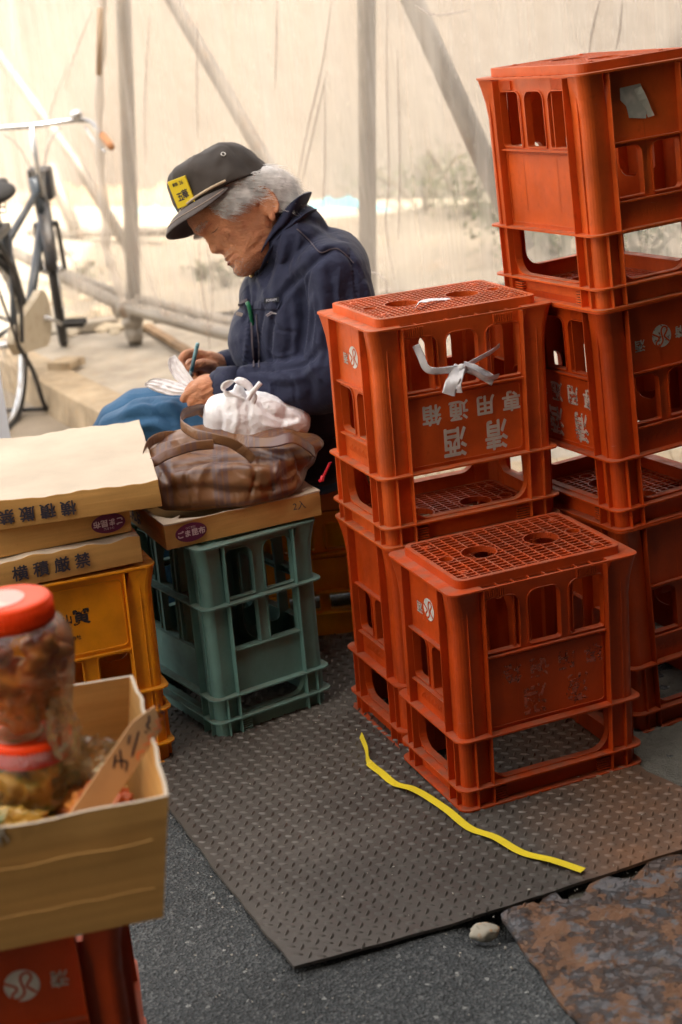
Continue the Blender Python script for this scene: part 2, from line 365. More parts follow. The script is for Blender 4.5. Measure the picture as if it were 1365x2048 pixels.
def red_crate(mat, nx=30, ny=16, long_text=None, logo=True, logomat=None, endtext=None, solidtop=False):
    L, Wd, H = RL, RW, RH; a, b = .052, .046; INS = .012
    r = empty('bottle_crate')
    crate_frame(L, Wd, H, a, b, (0, .037, .131)).build('frame', mat, r, bevel=.0008)
    F = side_frames(L, Wd, INS+.0075)
    u = L/2-INS-a-.0005
    w3 = 2*u/3
    for s in ('front', 'back'):
        holes = [rrect(-u+.001, u-.001, .041, .129, (.004, .004, .034, .034), 7)]
        for k in range(3):
            x0 = -u+.0015+k*w3+(.0055 if k else 0); x1 = -u-.0015+(k+1)*w3-(.0055 if k < 2 else 0)
            holes.append(rrect(x0, x1, .2795, .381, (.018 if k < 2 else .008, .018 if k else .008, .006, .006), 5))
        p = panel(u, H, holes, F[s], ledges=((.2735, .0105), (.033, .008)), pads=((-u+.006, -u+.05, H-.0245, H-.008), (u-.055, u-.01, H-.0245, H-.008)), border=(-u+.006, u-.006, .140, .268), hpads=((-u+.002, -u+.028, .006, .033), (u-.028, u-.002, .006, .033)))
        o = p.build('side_panel', mat, r)
        if long_text and s in long_text:
            T = F[s] @ Matrix.Translation((0, 0, .0019)); R = Matrix.Rotation(PI, 4, 'Z'); lm = long_text[s]
            mb = MB()
            for i, ch in enumerate('清酒'): mb.add(*text2d(ch, .060, .0005, .0013), T @ Matrix.Translation((.060-i*.085, .179, 0)) @ R @ Matrix.Scale(.82, 4, (1, 0, 0)))
            for i, ch in enumerate('専用通箱'): mb.add(*text2d(ch, .040, .0005, .0010), T @ Matrix.Translation((.095-i*.0545, .236, 0)) @ R)
            mb.build('printed_lettering', lm, o)
    u = Wd/2-INS-b-.0005
    for s in ('left', 'right'):
        holes = [rrect(-u+.001, u-.001, .043, .128, (.004, .004, .030, .030), 7), rrect(-u+.003, -.009, .187, .276, (.016, .004, .010, .004)), rrect(.009, u-.003, .187, .276, (.004, .016, .004, .010))]
        p = panel(u, H, holes, F[s], ledges=((.281, .0105), (.180, .0105), (.036, .007)), lipd=.012)
        for k in range(14): p.box(-u+.02+k*.006, -u+.0235+k*.006, .150, .156+.004*(k*7 % 3), .001, .0022, F[s])
        o = p.build('end_panel', mat, r)
        if logo:
            T = F[s] @ Matrix.Translation((.004, .338, .0016)) @ Matrix.Rotation(.1, 4, 'Z')
            d, st = logo_mb(.0205, T); lo = d.build('round_emblem', logomat or M_print, o); st.build('emblem_stroke', mat, lo)
            for q in (endtext or (-.034,)):
                MB().add(*text2d('清' if q > 0 else '酒', .023, .0005, .0003), F[s] @ Matrix.Translation((q, .335+.1*q, .0019)) @ Matrix.Rotation(PI, 4, 'Z')).build('printed_character', logomat or M_printworn, o)
    grid_deck(L, Wd, H, nx, ny).build('base_grid', mat, r)
    dividers(L, Wd, .165, H-.004).build('bottle_divider', mat, r)
    return r
def place(r, near, yaw, L, Wd, z=0, corner=(-1, -1), tilt=(0, 0)):
    """stand r with its given bottom corner at near; tilt shifts its top by tilt metres per metre"""
    R = Matrix.Rotation(yaw, 4, 'Z'); c = R @ Vector((corner[0]*L/2, corner[1]*Wd/2, 0))
    tl = Matrix.Rotation(math.atan(tilt[0]), 4, 'Y') @ Matrix.Rotation(-math.atan(tilt[1]), 4, 'X')
    loc = Vector((near[0], near[1], z)) - tl @ c
    r.location = loc; r.rotation_euler = (tl @ R).to_euler()
    return r
GR = 'sake bottle crates standing upside down in stacks'
F_xy, F_yaw = (.160, 2.563), .366; G_xy, G_yaw = (.070, 2.835), .362; H_xy, H_yaw = (.515, 2.819), .404
tF, tG, tH = (.015, -.010), (.013, .001), (-.036, .012)
rF = red_crate(M_red, nx=14, ny=17, long_text={'front': M_printghost})
place(rF, F_xy, F_yaw, RL, RW, .012, tilt=tF)
tag(rF, 'single red-orange crate nearest the yellow strap, slatted base grid uppermost and no crate on it', 'crate', GR)
rG2 = red_crate(M_red2, nx=30, ny=17, long_text={'front': M_print})
def stack(o, xy, yaw, t, k, corner, L=RL, Wd=RW, z0=.0, jx=0, jy=0, jr=0):
    z = z0+k*RH; place(o, (xy[0]+t[0]*z+jx, xy[1]+t[1]*z+jy), yaw+jr, L, Wd, z+.0008, corner, t)
stack(rG2, G_xy, G_yaw, tG, 1, (-1, -1), z0=.006)
tag(rG2, 'red crate with large white upside-down lettering and a plastic ribbon bow tied through it', 'crate', GR)
rG1 = red_crate(M_red, nx=14, ny=17, logo=False)
stack(rG1, G_xy, G_yaw, tG, 0, (-1, -1), z0=.006, jx=.002)
tag(rG1, 'red crate on the steel plate underneath the crate with the ribbon bow', 'crate', GR)
# H stack: long side faces left  -> rotate by 90 deg, near corner is the (-x,+y)... corner of the turned crate
hy = H_yaw - PI/2
rH3 = red_crate(M_red2, nx=30, ny=17, logo=False, long_text=None); stack(rH3, H_xy, hy, tH, 2, (1, -1), z0=.0)
tag(rH3, 'topmost red crate of the tall right stack, with a torn white label on its side', 'crate', GR)
rH2 = red_crate(M_red, nx=30, ny=17, logo=True, logomat=M_printworn, endtext=(-.044, .044), long_text={'front': paint('faded_print', (.50, .42, .36), .46)}); stack(rH2, H_xy, hy, tH, 1, (1, -1), z0=.0, jr=.01)
tag(rH2, 'middle red crate of the tall right stack with worn round emblem and faded lettering', 'crate', GR)
rH1 = red_crate(M_red, nx=22, ny=13, logo=False); stack(rH1, H_xy, hy, tH, 0, (1, -1), z0=.0)
tag(rH1, 'bottom red crate of the tall right stack, standing on rough concrete', 'crate', GR)
# crate under the open carton, lower left
rL = red_crate(M_red, logo=True, endtext=(.047,)); place(rL, (-.293, 1.662), .15-PI/2, RL, RW, 0, (1, 1))
tag(rL, 'red crate with round white emblem under the open carton at the lower left', 'crate', GR)
# ------------------------------------------------------------------ green and yellow crates
def other_crate(mat, L, Wd, H, fl, front, end, INS=.012, a=.05, b=.046, top=.5):
    r = empty('bottle_crate')
    crate_frame(L, Wd, H, a, b, fl+(H-.0034,), INS, fins=(0, fl[2])).build('frame', mat, r, bevel=.0008)
    F = side_frames(L, Wd, INS+.006)
    for names, spec, half in ((('front', 'back'), front, L/2-INS-a-.0005), (('left', 'right'), end, Wd/2-INS-b-.0005)):
        for s in names:
            hs = []; led = []
            for it in spec:
                if it[0] == 'h':      # row of openings: z0, z1, count, gap, r bottom, r top
                    _, z0, z1, n, g, rb, rt = it; w = 2*half/n
                    for k in range(n):
                        x0 = -half+k*w+(g/2 if k else .001); x1 = -half+(k+1)*w-(g/2 if k < n-1 else .001)
                        hs.append(rrect(x0, x1, z0*H, z1*H, (rt, rt, rb if k == 0 else .005, rb if k == n-1 else .005), 5))
                else: led.append((it[1]*H, .009))
            p = panel(half, H, hs, F[s], ledges=led, lipd=.01, hpads=((-half+.002, -half+.026, .005, .034),))
            p.build('side_panel' if names[0] == 'front' else 'end_panel', mat, r)
    hx, hy = L/2-.02, Wd/2-.02
    mb = MB()
    lip(mb, rrect(-hx+.018, hx-.018, -hy+.018, hy-.018, .014), .003, H-.012, H-.0005, Matrix())
    for x in np.linspace(-hx, hx, 9)[1:-1]: mb.box(x-.0015, x+.0015, -hy+.018, hy-.018, H-.012, H-.006)
    for y in np.linspace(-hy, hy, 7)[1:-1]: mb.box(-hx+.018, hx-.018, y-.0015, y+.0015, H-.0121, H-.0061)
    mb.add(*plate2d([rrect(-L/2+.003, L/2-.003, -Wd/2+.003, Wd/2-.003, .017), rrect(-hx+.018, hx-.018, -hy+.018, hy-.018, .014)], .0030), Matrix.Translation((0, 0, H-.0052)))
    mb.build('base_grid', mat, r)
    dividers(L, Wd, .12, H-.014).build('bottle_divider', mat, r)
    return r
GH = .40
g = other_crate(M_green, .36, .275, GH, (0, .088*GH, .21*GH, .684*GH),
    [('h', .10, .20, 1, 0, .03, .004), ('h', .44, .672, 3, .016, .004, .004), ('h', .70, .95, 3, .018, .006, .014), ('l', .434), ('l', .684)],
    [('h', .10, .20, 1, 0, .028, .004), ('h', .44, .672, 2, .020, .004, .004), ('h', .70, .955, 2, .022, .006, .020), ('l', .434), ('l', .684)])
place(g, (-.284, 2.959), .54-PI/2+.015, .36, .275, .007, (1, -1), tilt=(.012, .01))
tag(g, 'teal green bottle crate standing on the steel plate under the brown bag', 'crate')
YH = .402
yc = [('h', .11, .262, 1, 0, .03, .004), ('h', .395, .59, 3, .026, .006, .008), ('l', .597)]
y = other_crate(M_yel, .37, .30, YH, (0, .095*YH, .27*YH, .38*YH), yc, [('h', .11, .262, 1, 0, .03, .004), ('h', .395, .59, 2, .026, .006, .008), ('l', .597)], a=.05)
place(y, (-.360, 2.905), .35, .37, .30, .007, (1, -1), tilt=(.02, .012))
tag(y, 'amber yellow crate with worn black marks under the pile of flat cartons', 'crate')
Fy = side_frames(.37, .30, .018)['front']
fp = [c for c in y.children if c.name.startswith('side_panel')][0]
m_ = MB().add(*plate2d([rrect(-.118, .118, .62*YH, .95*YH, .01), rrect(-.1155, .1155, .6262*YH, .9438*YH, .008)], .0022), Fy @ Matrix.Translation((0, 0, .0026))); m_.build('raised_border', M_yel, fp)
txt(fp, 'worn_marking', '寅', .034, Fy @ Matrix.Translation((.035, .80*YH, .0019)), M_inkworn, .0012)
txt(fp, 'worn_marking', '山', .020, Fy @ Matrix.Translation((.008, .80*YH, .0019)), M_inkworn, .0006)
txt(fp, 'worn_marking', '株式会社', .009, Fy @ Matrix.Translation((.012, .705*YH, .0019)), M_inkworn, .0002)
# low yellow crate the man sits on
ys = other_crate(M_yel2, .40, .30, .30, (0, .06, .11, .20), [('h', .215, .345, 3, .02, .004, .004), ('h', .69, .90, 3, .02, .006, .012), ('l', .62)], [('h', .215, .345, 2, .02, .004, .004), ('h', .69, .90, 2, .02, .006, .012), ('l', .62)])
place(ys, (-.30, 3.44), .04, .40, .30, .006, (-1, -1)); tag(ys, 'low yellow crate behind the green one, used as the seat under the cardboard', 'crate')
# ------------------------------------------------------------------ ground and setting
def struct(name, mb_or_me, mat, smooth=False):
    me = mb_or_me.mesh(name, False) if isinstance(mb_or_me, MB) else mb_or_me
    return link(name, me, mat, smooth=smooth, kind='structure')
def hf(x0, x1, y0, y1, nx, ny, fn):
    mb = MB(); vs = []
    for j in range(ny+1):
        for i in range(nx+1):
            x = x0+(x1-x0)*i/nx; y = y0+(y1-y0)*j/ny; vs.append((x, y, fn(x, y)))
    mb.add(vs, [(j*(nx+1)+i, j*(nx+1)+i+1, (j+1)*(nx+1)+i+1, (j+1)*(nx+1)+i) for j in range(ny) for i in range(nx)]); return mb
m = Mat('asphalt', (.052, .058, .060), .82, spec=.35)
m.over(m.ramp(m.voro(210, out='Color'), (.45, 0.0), (.9, .8)), (.15, .158, .155))
m.over(m.ramp(m.noise(260, detail=3), (.50, 0.0), (.66, .85)), (.016, .018, .018))
m.over(m.ramp(m.voro(170, out='Color'), (.91, 0.0), (.94, .9)), (.33, .34, .32))
m.vary(3, .75, 1.25, detail=6)
m.over(m.ramp(m.noise(5, detail=5), (.66, 0.0), (.78, .35)), (.14, .10, .06))
m.bump(m.voro(210), 1.0, .004).bump(m.noise(120, detail=5), .8, .005)
M_asph = m.m
mb = MB()
for a, b, c, d in ((-60, 60, -40, .9), (-60, 60, 5.2, 80), (-60, -1.2, .9, 5.2), (2.2, 60, .9, 5.2)): mb.add([(a, c, -.004), (b, c, -.004), (b, d, -.004), (a, d, -.004)], [(0, 1, 2, 3)])
struct('road', mb, M_asph)
def pit_h(x, y):
    # broken hollow between the two plates
    ax, ay, bx, by = .135, 2.205, .60, 2.42; t = max(0, min(1, ((x-ax)*(bx-ax)+(y-ay)*(by-ay))/((bx-ax)**2+(by-ay)**2))); d = math.hypot(x-ax-t*(bx-ax), y-ay-t*(by-ay))
    return .055*math.exp(-(d/(.030+.012*math.sin(t*9)))**4)*min(1, t*5+.15)
# near patch of asphalt with real unevenness
struct('asphalt_ground', hf(-1.2, 2.2, .9, 5.2, 170, 215, lambda x, y: -.0015-pit_h(x, y)+.0016*noise.noise(Vector((x*6, y*6, 0)))+.0006*noise.noise(Vector((x*45, y*45, 3)))), M_asph, True)
def rockmat(name, c, s=1.0, cracks=True):
    m = Mat(name, c, .9, spec=.2); m.vary(2.5*s, .72, 1.18, detail=8); m.over(m.ramp(m.noise(60*s, detail=5), (.5, 0.0), (.8, .45)), tuple(x*.5 for x in c))
    m.over(m.ramp(m.noise(9*s, detail=6), (.55, 0.0), (.75, .4)), (c[0]*1.1, c[1]*.85, c[2]*.6))
    m.bump(m.noise(35*s, detail=9, rough=.7), .8, .01).bump(m.noise(160*s, detail=4), .5, .002); return m.m
M_conc = rockmat('rough_concrete', (.17, .165, .14), 1.6)
M_slab = rockmat('sunny_concrete', (.44, .385, .31), 3)
M_lot = rockmat('bare_ground', (.36, .32, .255), .5)
M_kerb = rockmat('kerb_stone', (.48, .38, .26), 4)
# rough concrete patch on the right, ragged left edge
def conc(x, y):
    e = x-(.47+.05*noise.noise(Vector((y*5, 1, 0)))+(.18 if y < 2.45 else 0)+max(0, y-2.7)*(-.10))
    h = min(1, max(0, e/.035)); return -.012+h*(.013+.010*noise.noise(Vector((x*9, y*9, 2)))+.004*noise.noise(Vector((x*40, y*40, 2))))
struct('concrete_patch', hf(.30, 1.9, 2.25, 4.3, 190, 230, conc), M_conc, True)
# raised slab behind with kerb running from the back left to under the cartons
kA, kB = Vector((-1.95, 7.86, .1)), Vector((-.803, 5.481, .1)); kd = (kB-kA).normalized(); kn = Vector((-kd.y, kd.x, 0))   # towards the slab side
kC = kB+kd*1.15; kD = Vector((1.2, 4.15, .1)); kE = Vector((3.2, 3.9, .1))
# slab polygon: along kerb line, then behind the man and to the right
line = [kA-kd*1.5, kA, kB, kC, Vector((.1, 4.25, .1)), kD, kE]
def slab_h(x, y): return .1+.010*noise.noise(Vector((x*2.2, y*2.2, 0)))+.004*noise.noise(Vector((x*11, y*11, 4)))
L2 = spline_pts(line, 10); vs = []; n = len(L2); rows = 60
for p in L2:
    q = Vector((p.x*1.0+(p.x+1.0)*.25, 9.6, 0)); w = .13
    for k in range(rows+1):
        t = (k/rows)**1.15; a = p.lerp(q, t); z = slab_h(a.x, a.y)
        if k == 0: z = .1
        vs.append((a.x, a.y, z))
fs = [(i*(rows+1)+k, (i+1)*(rows+1)+k, (i+1)*(rows+1)+k+1, i*(rows+1)+k+1) for i in range(n-1) for k in range(rows)]
mb = MB().add(vs, fs); struct('concrete_slab', mb.mesh('s', True), M_slab, True)
# kerb stones: a swept block a few mm proud of the slab
mb = MB(); off = .15
Lk = spline_pts(line, 24)
acc = 0
for i in range(len(Lk)-1):
    a, b_ = Lk[i], Lk[i+1]; t = (b_-a).normalized(); nn = Vector((-t.y, t.x, 0)); L_ = (b_-a).length; acc += L_
    gp = .004 if acc > .6 else 0
    if gp: acc = 0
    a2 = a+t*gp; j = .003*noise.noise(a*3)
    z1 = .112+j
    mb.add([a2-nn*.02, b_-nn*.02, b_+nn*off, a2+nn*off, a2-nn*.005+Vector((0, 0, z1-.1)), b_-nn*.005+Vector((0, 0, z1-.1)), b_+nn*off+Vector((0, 0, z1-.1)), a2+nn*off+Vector((0, 0, z1-.1))] if False else
        [(p.x, p.y, z) for p, z in ((a2-nn*.02, -.02), (b_-nn*.02, -.02), (b_+nn*off, -.02), (a2+nn*off, -.02), (a2-nn*.003, z1), (b_-nn*.003, z1), (b_+nn*off, z1+.002), (a2+nn*off, z1+.002))],
        [(0, 1, 5, 4), (1, 2, 6, 5), (2, 3, 7, 6), (3, 0, 4, 7), (4, 5, 6, 7)])
o = mb.build('kerb', M_kerb, kind='structure', bevel=.004)
m = Mat('worn_road', (.27, .22, .16), .85); m.vary(3, .75, 1.2, detail=7); m.over(m.ramp(m.noise(140, detail=3), (.5, 0.0), (.7, .5)), (.10, .09, .075)); m.bump(m.noise(120, detail=5), .5, .003)
struct('lane', hf(-4.5, -.35, 4.6, 9.5, 40, 40, lambda x, y: .001+.004*noise.noise(Vector((x*2, y*2, 0)))), m.m, True)
m = Mat('old_wood', (.30, .19, .10), .8); m.vary(12, .6, 1.2, stretch=(1, 1, 1))
def bar3(name, a, b, w, h, mat, lab, cat, z0):
    a = PZ(*a, z0); b = PZ(*b, z0); d = (b-a); M = Matrix.Translation((a+b)/2+Vector((0, 0, h/2+.001))) @ Matrix.Rotation(math.atan2(d.y, d.x), 4, 'Z'); L_ = d.length/2; mb = MB(); N = 9; vs = []
    for i in range(N): x = -L_+2*L_*i/(N-1); j = .15*w*noise.noise(Vector((i*.9, w*50, 0))); vs += [(x, -w/2+j, -h/2), (x, w/2+j, -h/2), (x, w/2+j, h/2), (x, -w/2+j, h/2)]
    mb.add(vs, [(i*4+k, i*4+(k+1) % 4, i*4+4+(k+1) % 4, i*4+4+k) for i in range(N-1) for k in range(4)]+[(3, 2, 1, 0), ((N-1)*4, (N-1)*4+1, (N-1)*4+2, (N-1)*4+3)]); o = mb.build(name, mat, label=lab, category=cat); o.data.transform(M); return o
bar3('wood_strip', (283, 650), (378, 708), .035, .018, m.m, 'thin rusty brown strip lying on the slab right of the clamped upright', 'strip', .112)
bar3('wood_strip', (216, 620), (262, 645), .05, .02, m.m, 'short brown batten lying in the rubble beside the clamped upright', 'strip', .112)
bar3('slab_fragment', (160, 662), (232, 650), .11, .035, M_slab, 'flat broken concrete slab piece at the front of the rubble', 'stone', .108)
bar3('slab_fragment', (118, 742), (150, 728), .10, .030, M_kerb, 'small yellowish concrete piece on the kerb edge below the bicycle pedal', 'stone', .110)
bar3('slab_fragment', (300, 628), (352, 640), .09, .030, M_slab, 'pale concrete piece under the low tubes right of the clamp', 'stone', .110)
# far lot, sunlit
struct('lot_ground', hf(-14, 16, 7.0, 34, 90, 90, lambda x, y: .115+.0*y+.03*noise.noise(Vector((x*.8, y*.8, 0)))+.012*noise.noise(Vector((x*4, y*4, 0)))), M_lot, True)
# far wall
m = Mat('far_wall_plaster', (.27, .238, .205), .9, spec=.2); m.vary(.8, .85, 1.08, detail=6); m.over(m.ramp(m.noise(1.2, detail=6, stretch=(2.5, 2.5, .3)), (.5, 0.0), (.8, .35)), (.29, .25, .20)); m.bump(m.noise(8, detail=6), .4, .02)
wd_ = Vector((1.604, -1.322, 0)).normalized(); A, B = Vector((-.753, 11.456, 0))-wd_*9, Vector((.851, 10.134, 0))+wd_*7; nn = Vector((-wd_.y, wd_.x, 0)); mb = MB()
mb.add([(p.x, p.y, z) for z in (-.1, 2.9) for p in (A, B, B+nn*.2, A+nn*.2)], [(0, 1, 5, 4), (1, 2, 6, 5), (2, 3, 7, 6), (3, 0, 4, 7), (4, 5, 6, 7)])
mb.build('lot_wall', m.m, label='long beige plastered wall closing the lot at the back', category='wall')
# unseen building behind the viewer, sized and darkened to shade the foreground
m = Mat('shade_wall', (.03, .026, .023), .9, spec=.1)
mb = MB().box(-3.2, 14, -6.5, -1.9, -.1, 13.2)
for i in range(5): mb.box(-1.9+i*2.9, -.4+i*2.9, -1.95, -1.82, 3.2, 4.9)
mb.build('shade_building', m.m, label='dark unseen building behind the camera, shaped to shade the foreground', category='building')
MB().box(1.8, 8, -1.5, 4.4, -.1, 8).box(1.76, 1.82, -.9, .4, 1.0, 2.2).build('side_blocker', m.m, label='unseen dark block right of the crates, added to cut light from that side', category='building')  # unseen block, added to keep light off the right-hand faces
m = Mat('pale_bounce', (.62, .53, .42), .9); m.vary(1.5, .88, 1.08, detail=5)
mb = MB().box(-7.4, -6.8, -9, 2.2, -.1, 5.2)  # unseen wall, added to throw warm light in from the left
for k in range(3): mb.box(-6.83, -6.74, -7+k*2.9, -5.6+k*2.9, 2.6, 4.1)
mb.build('bounce_wall', m.m, label='unseen pale wall left of the viewer, added to bounce light onto the crates', category='building')
# ------------------------------------------------------------------ checker plate
m = Mat('checker_steel', (.082, .073, .062), .48, metal=.25)
m.vary(4, .8, 1.2, detail=7); m.over(m.ramp(m.noise(90, detail=6), (.45, 0.0), (.75, .55)), (.06, .045, .038))
sx = m.sep()
e = m.math('MULTIPLY', m.ramp(m.math('ADD', m.math('SUBTRACT', m.sep(m.raw())[0], .0), m.math('MULTIPLY', m.noise(4, detail=5), .3)), (.42, 0.0), (.60, 1.0)), m.ramp(m.noise(7, detail=8, rough=.7), (.3, .25), (.6, 1.0)))
M_plate0 = m
m.over(m.math('MULTIPLY', e, .75), (.22, .105, .05))
m.over(m.math('MULTIPLY', m.ramp(m.noise(12, detail=9, rough=.75), (.68, 0.0), (.78, 1.0)), .35), (.15, .095, .06))
m.rgh(m.ramp(m.noise(14, detail=8), (.3, .38), (.7, .66))); m.bump(m.noise(300, detail=4), .35, .0008).bump(m.noise(5, detail=3), .3, .004)
M_plate = m.m
def lens(mb, x, y, a, z, l=.0098, w=.0034, h=.0030):
    c, s = math.cos(a), math.sin(a); pts = [(-l, 0, 0), (-l*.45, -w*.8, 0), (l*.0, -w, 0), (l*.45, -w*.8, 0), (l, 0, 0), (l*.45, w*.8, 0), (0, w, 0), (-l*.45, w*.8, 0), (-l*.55, 0, h*.8), (0, 0, h), (l*.55, 0, h*.8)]
    vs = [(x+c*p[0]-s*p[1], y+s*p[0]+c*p[1], z(x, y)+p[2]-(.0003 if p[2] == 0 else 0)) for p in pts]
    mb.add(vs, [(0, 1, 8), (1, 2, 9, 8), (2, 3, 10, 9), (3, 4, 10), (4, 5, 10), (5, 6, 9, 10), (6, 7, 8, 9), (7, 0, 8)])
def inside(p, poly):
    c = False; x, y = p
    for i in range(len(poly)):
        x1, y1 = poly[i-1]; x2, y2 = poly[i]
        if (y1 > y) != (y2 > y) and x < (x2-x1)*(y-y1)/(y2-y1)+x1: c = not c
    return c
def patterned_plate(poly, zf, th, sp, ang, mat, n=None, drop=0, name='checker_plate', step=.02, **k):
    """solid sheet following zf with raised lens pattern"""
    mb = MB(); xs = [p[0] for p in poly]; ys = [p[1] for p in poly]
    bm = bmesh.new(); vv = [bm.verts.new((x, y, 0)) for x, y in poly]; f = bm.faces.new(vv)
    for axis, lo, hi in ((0, min(xs), max(xs)), (1, min(ys), max(ys))):
        t = lo+step
        while t < hi:
            no = (1, 0, 0) if axis == 0 else (0, 1, 0); co = (t, 0, 0) if axis == 0 else (0, t, 0)
            bmesh.ops.bisect_plane(bm, geom=bm.verts[:]+bm.edges[:]+bm.faces[:], plane_co=co, plane_no=no); t += step
    for v in bm.verts: v.co.z = zf(v.co.x, v.co.y)
    bmesh.ops.recalc_face_normals(bm, faces=bm.faces)
    if bm.faces[:][0].normal.z < 0: bmesh.ops.reverse_faces(bm, faces=bm.faces)
    r = bmesh.ops.extrude_face_region(bm, geom=bm.faces[:])
    for v in [g_ for g_ in r['geom'] if isinstance(g_, bmesh.types.BMVert)]: v.co.z -= th
    bmesh.ops.recalc_face_normals(bm, faces=bm.faces)
    me = bpy.data.meshes.new(name); bm.to_mesh(me); bm.free()
    mb.add([tuple(v.co) for v in me.vertices], [tuple(p.vertices) for p in me.polygons])
    ca, sa = math.cos(ang), math.sin(ang); R = int(1.6/sp)
    cx, cy = sum(xs)/len(xs), sum(ys)/len(ys)
    for i in range(-R, R):
        for j in range(-R, R):
            x = cx+(i*ca-j*sa)*sp; y = cy+(i*sa+j*ca)*sp
            if inside((x, y), poly) and inside((x+.008, y), poly) and inside((x-.008, y), poly) and (not drop or drop(x, y)): lens(mb, x, y, ang+(PI/2 if (i+j) % 2 else 0), zf)
    o = mb.build(name, mat, **k); return o
def ragged(pts, amp, step=.02, seed=0):
    out = []
    for i in range(len(pts)):
        a, b_ = Vector(pts[i]), Vector(pts[(i+1) % len(pts)]); n = max(1, int((b_-a).length/step)); d = (b_-a).normalized() if (b_-a).length else Vector((1, 0)); q = Vector((-d.y, d.x))
        for k in range(n):
            p = a.lerp(b_, k/n); out.append(tuple(p+q*amp*noise.noise(Vector((p.x*18, p.y*18, seed))))[:2])
    return out
pz = lambda x, y: .0105+.0035*math.exp(-((x+.14)**2+(y-2.15)**2)/.03)+.0012*noise.noise(Vector((x*3, y*3, 0)))
pl = ragged([(-.138, 2.147), (.10, 2.222), (.432, 2.352), (.62, 2.42), (.585, 2.53), (.50, 2.66), (.42, 2.95), (.30, 3.62), (-.58, 3.46), (-.371, 2.715), (-.249, 2.411)], .0035)
patterned_plate(pl, pz, .0055, .0184, math.radians(-18), M_plate, label='large diamond pattern steel plate lying under the crates', category='steel plate')
# corroded plate, lower right
m = Mat('corroded_steel', (.12, .095, .085), .6, metal=.1)
nz = m.noise(16, detail=9, rough=.75); m.over(m.ramp(nz, (.44, 0.0), (.52, 1.0)), (.165, .080, .038))
m.over(m.ramp(m.noise(19, detail=9, rough=.75, dist=.6), (.50, 0.0), (.56, .9)), (.125, .13, .14))
m.over(m.ramp(m.noise(30, detail=7, rough=.7), (.56, 0.0), (.70, .7)), (.055, .035, .027)); m.over(m.ramp(m.noise(60, detail=5), (.60, 0.0), (.72, .5)), (.27, .19, .11))
m.rgh(m.ramp(m.noise(20, detail=5), (.3, .45), (.7, .8)))
m.bump(m.ramp(nz, (.42, 0.0), (.50, 1.0)), 1.0, .006).bump(m.noise(70, detail=8, rough=.7), 1.0, .005).bump(m.voro(40), .5, .004)
def cz(x, y): 
    r = max(0, min(1, (2.325+.03*noise.noise(Vector((x*14, y*14, 2)))-(y+.25*x))/.012))      # flaking rust below, sound steel above
    return .006+.004*noise.noise(Vector((x*5, y*5, 5)))+r*(.002+.005*noise.noise(Vector((x*24, y*24, 7)))+.004*max(0, noise.noise(Vector((x*60, y*60, 1))))+.006*max(0, min(1, (noise.noise(Vector((x*17, y*17, 9)))-.05)*8))*.6)
a_ = [PZ(px, py, 0) for px, py in ((1005, 1842), (1040, 1822), (1078, 1820), (1085, 1806), (1112, 1790), (1125, 1806), (1160, 1803), (1180, 1775), (1215, 1760), (1262, 1762), (1278, 1744), (1310, 1720), (1365, 1716))]
cp = ragged([(p.x, p.y) for p in a_]+[(.80, 2.50), (.85, 1.7), (.35, 1.75)]+[(PZ(1150, 2048, 0).x, PZ(1150, 2048, 0).y), (PZ(1060, 1925, 0).x, PZ(1060, 1925, 0).y)], .006, .012, 3)
patterned_plate(cp, cz, .006, .0215, math.radians(-18), m.m, drop=lambda x, y: y+.25*x > 2.30+.05*noise.noise(Vector((x*8, y*8, 0))), name='corroded_plate', step=.009, label='flaking rust-brown steel plate beside the pattern plate, lower right', category='steel plate')
# stone, chips, strap
def rock(x, y, z, r, sc=(1, .8, .55), seed=0, sub=3):
    bm = bmesh.new(); bmesh.ops.create_icosphere(bm, subdivisions=sub, radius=1)
    for v in bm.verts:
        d = 1+.28*noise.noise(v.co*1.3+Vector((seed, 0, 0)))+.10*noise.noise(v.co*4+Vector((seed, 5, 0))); v.co = Vector((v.co.x*sc[0], v.co.y*sc[1], v.co.z*sc[2]))*r*d
    me = bpy.data.meshes.new('stone'); bm.to_mesh(me); bm.free()
    for v in me.vertices: v.co += Vector((x, y, z+r*sc[2]*.85))
    return me
p = PZ(970, 1882, 0)
m = Mat('stone', (.36, .33, .26), .75); m.over(m.ramp(m.noise(45, detail=6), (.5, 0.0), (.6, .9)), (.42, .20, .06)); m.over(m.ramp(m.noise(80, detail=4), (.55, 0.0), (.7, .8)), (.12, .10, .07)); m.bump(m.noise(200, detail=4), .4, .001)
link('stone', rock(p.x, p.y+.005, .002, .0225, seed=4), m.m, smooth=True, label='rounded pale stone with a rusty stain at the edge of the steel plate', category='stone')
rs = random.Random(3); mb = MB()
for k in range(620):
    x = rs.uniform(-.32, .50); y = rs.uniform(1.75, 3.3); z = .0125 if inside((x, y), pl) else .001
    if z > .01 and rs.random() < .6: continue
    r = rs.uniform(.0006, .0017)*(1.5 if rs.random() < .1 else 1); M = Matrix.Translation((x, y, z+r*.3)) @ Matrix.Rotation(rs.uniform(0, 6), 4, Vector((rs.random(), rs.random(), 1)))
    mb.box(-r, r, -r*.7, r*.7, -r*.4, r*.4, M)
mb.build('grit', Mat('grit', (.45, .42, .36), .9).m, kind='stuff', label='pale grit and crumbs scattered over plate and asphalt', category='grit')
m = Mat('yellow_strap', (.72, .58, .03), .42); m.over(m.ramp(m.noise(30, detail=4), (.55, 0.0), (.75, .4)), (.50, .38, .02))
sp = [(722, 1470), (733, 1497), (738, 1524), (764, 1546), (790, 1567), (822, 1576), (850, 1590), (895, 1620), (940, 1656), (990, 1674), (1045, 1705), (1105, 1720), (1167, 1741)]
zz = [.018, .020, .0155, .016, .0142, .020, .0165, .018, .0145, .020, .0145, .020, .017]
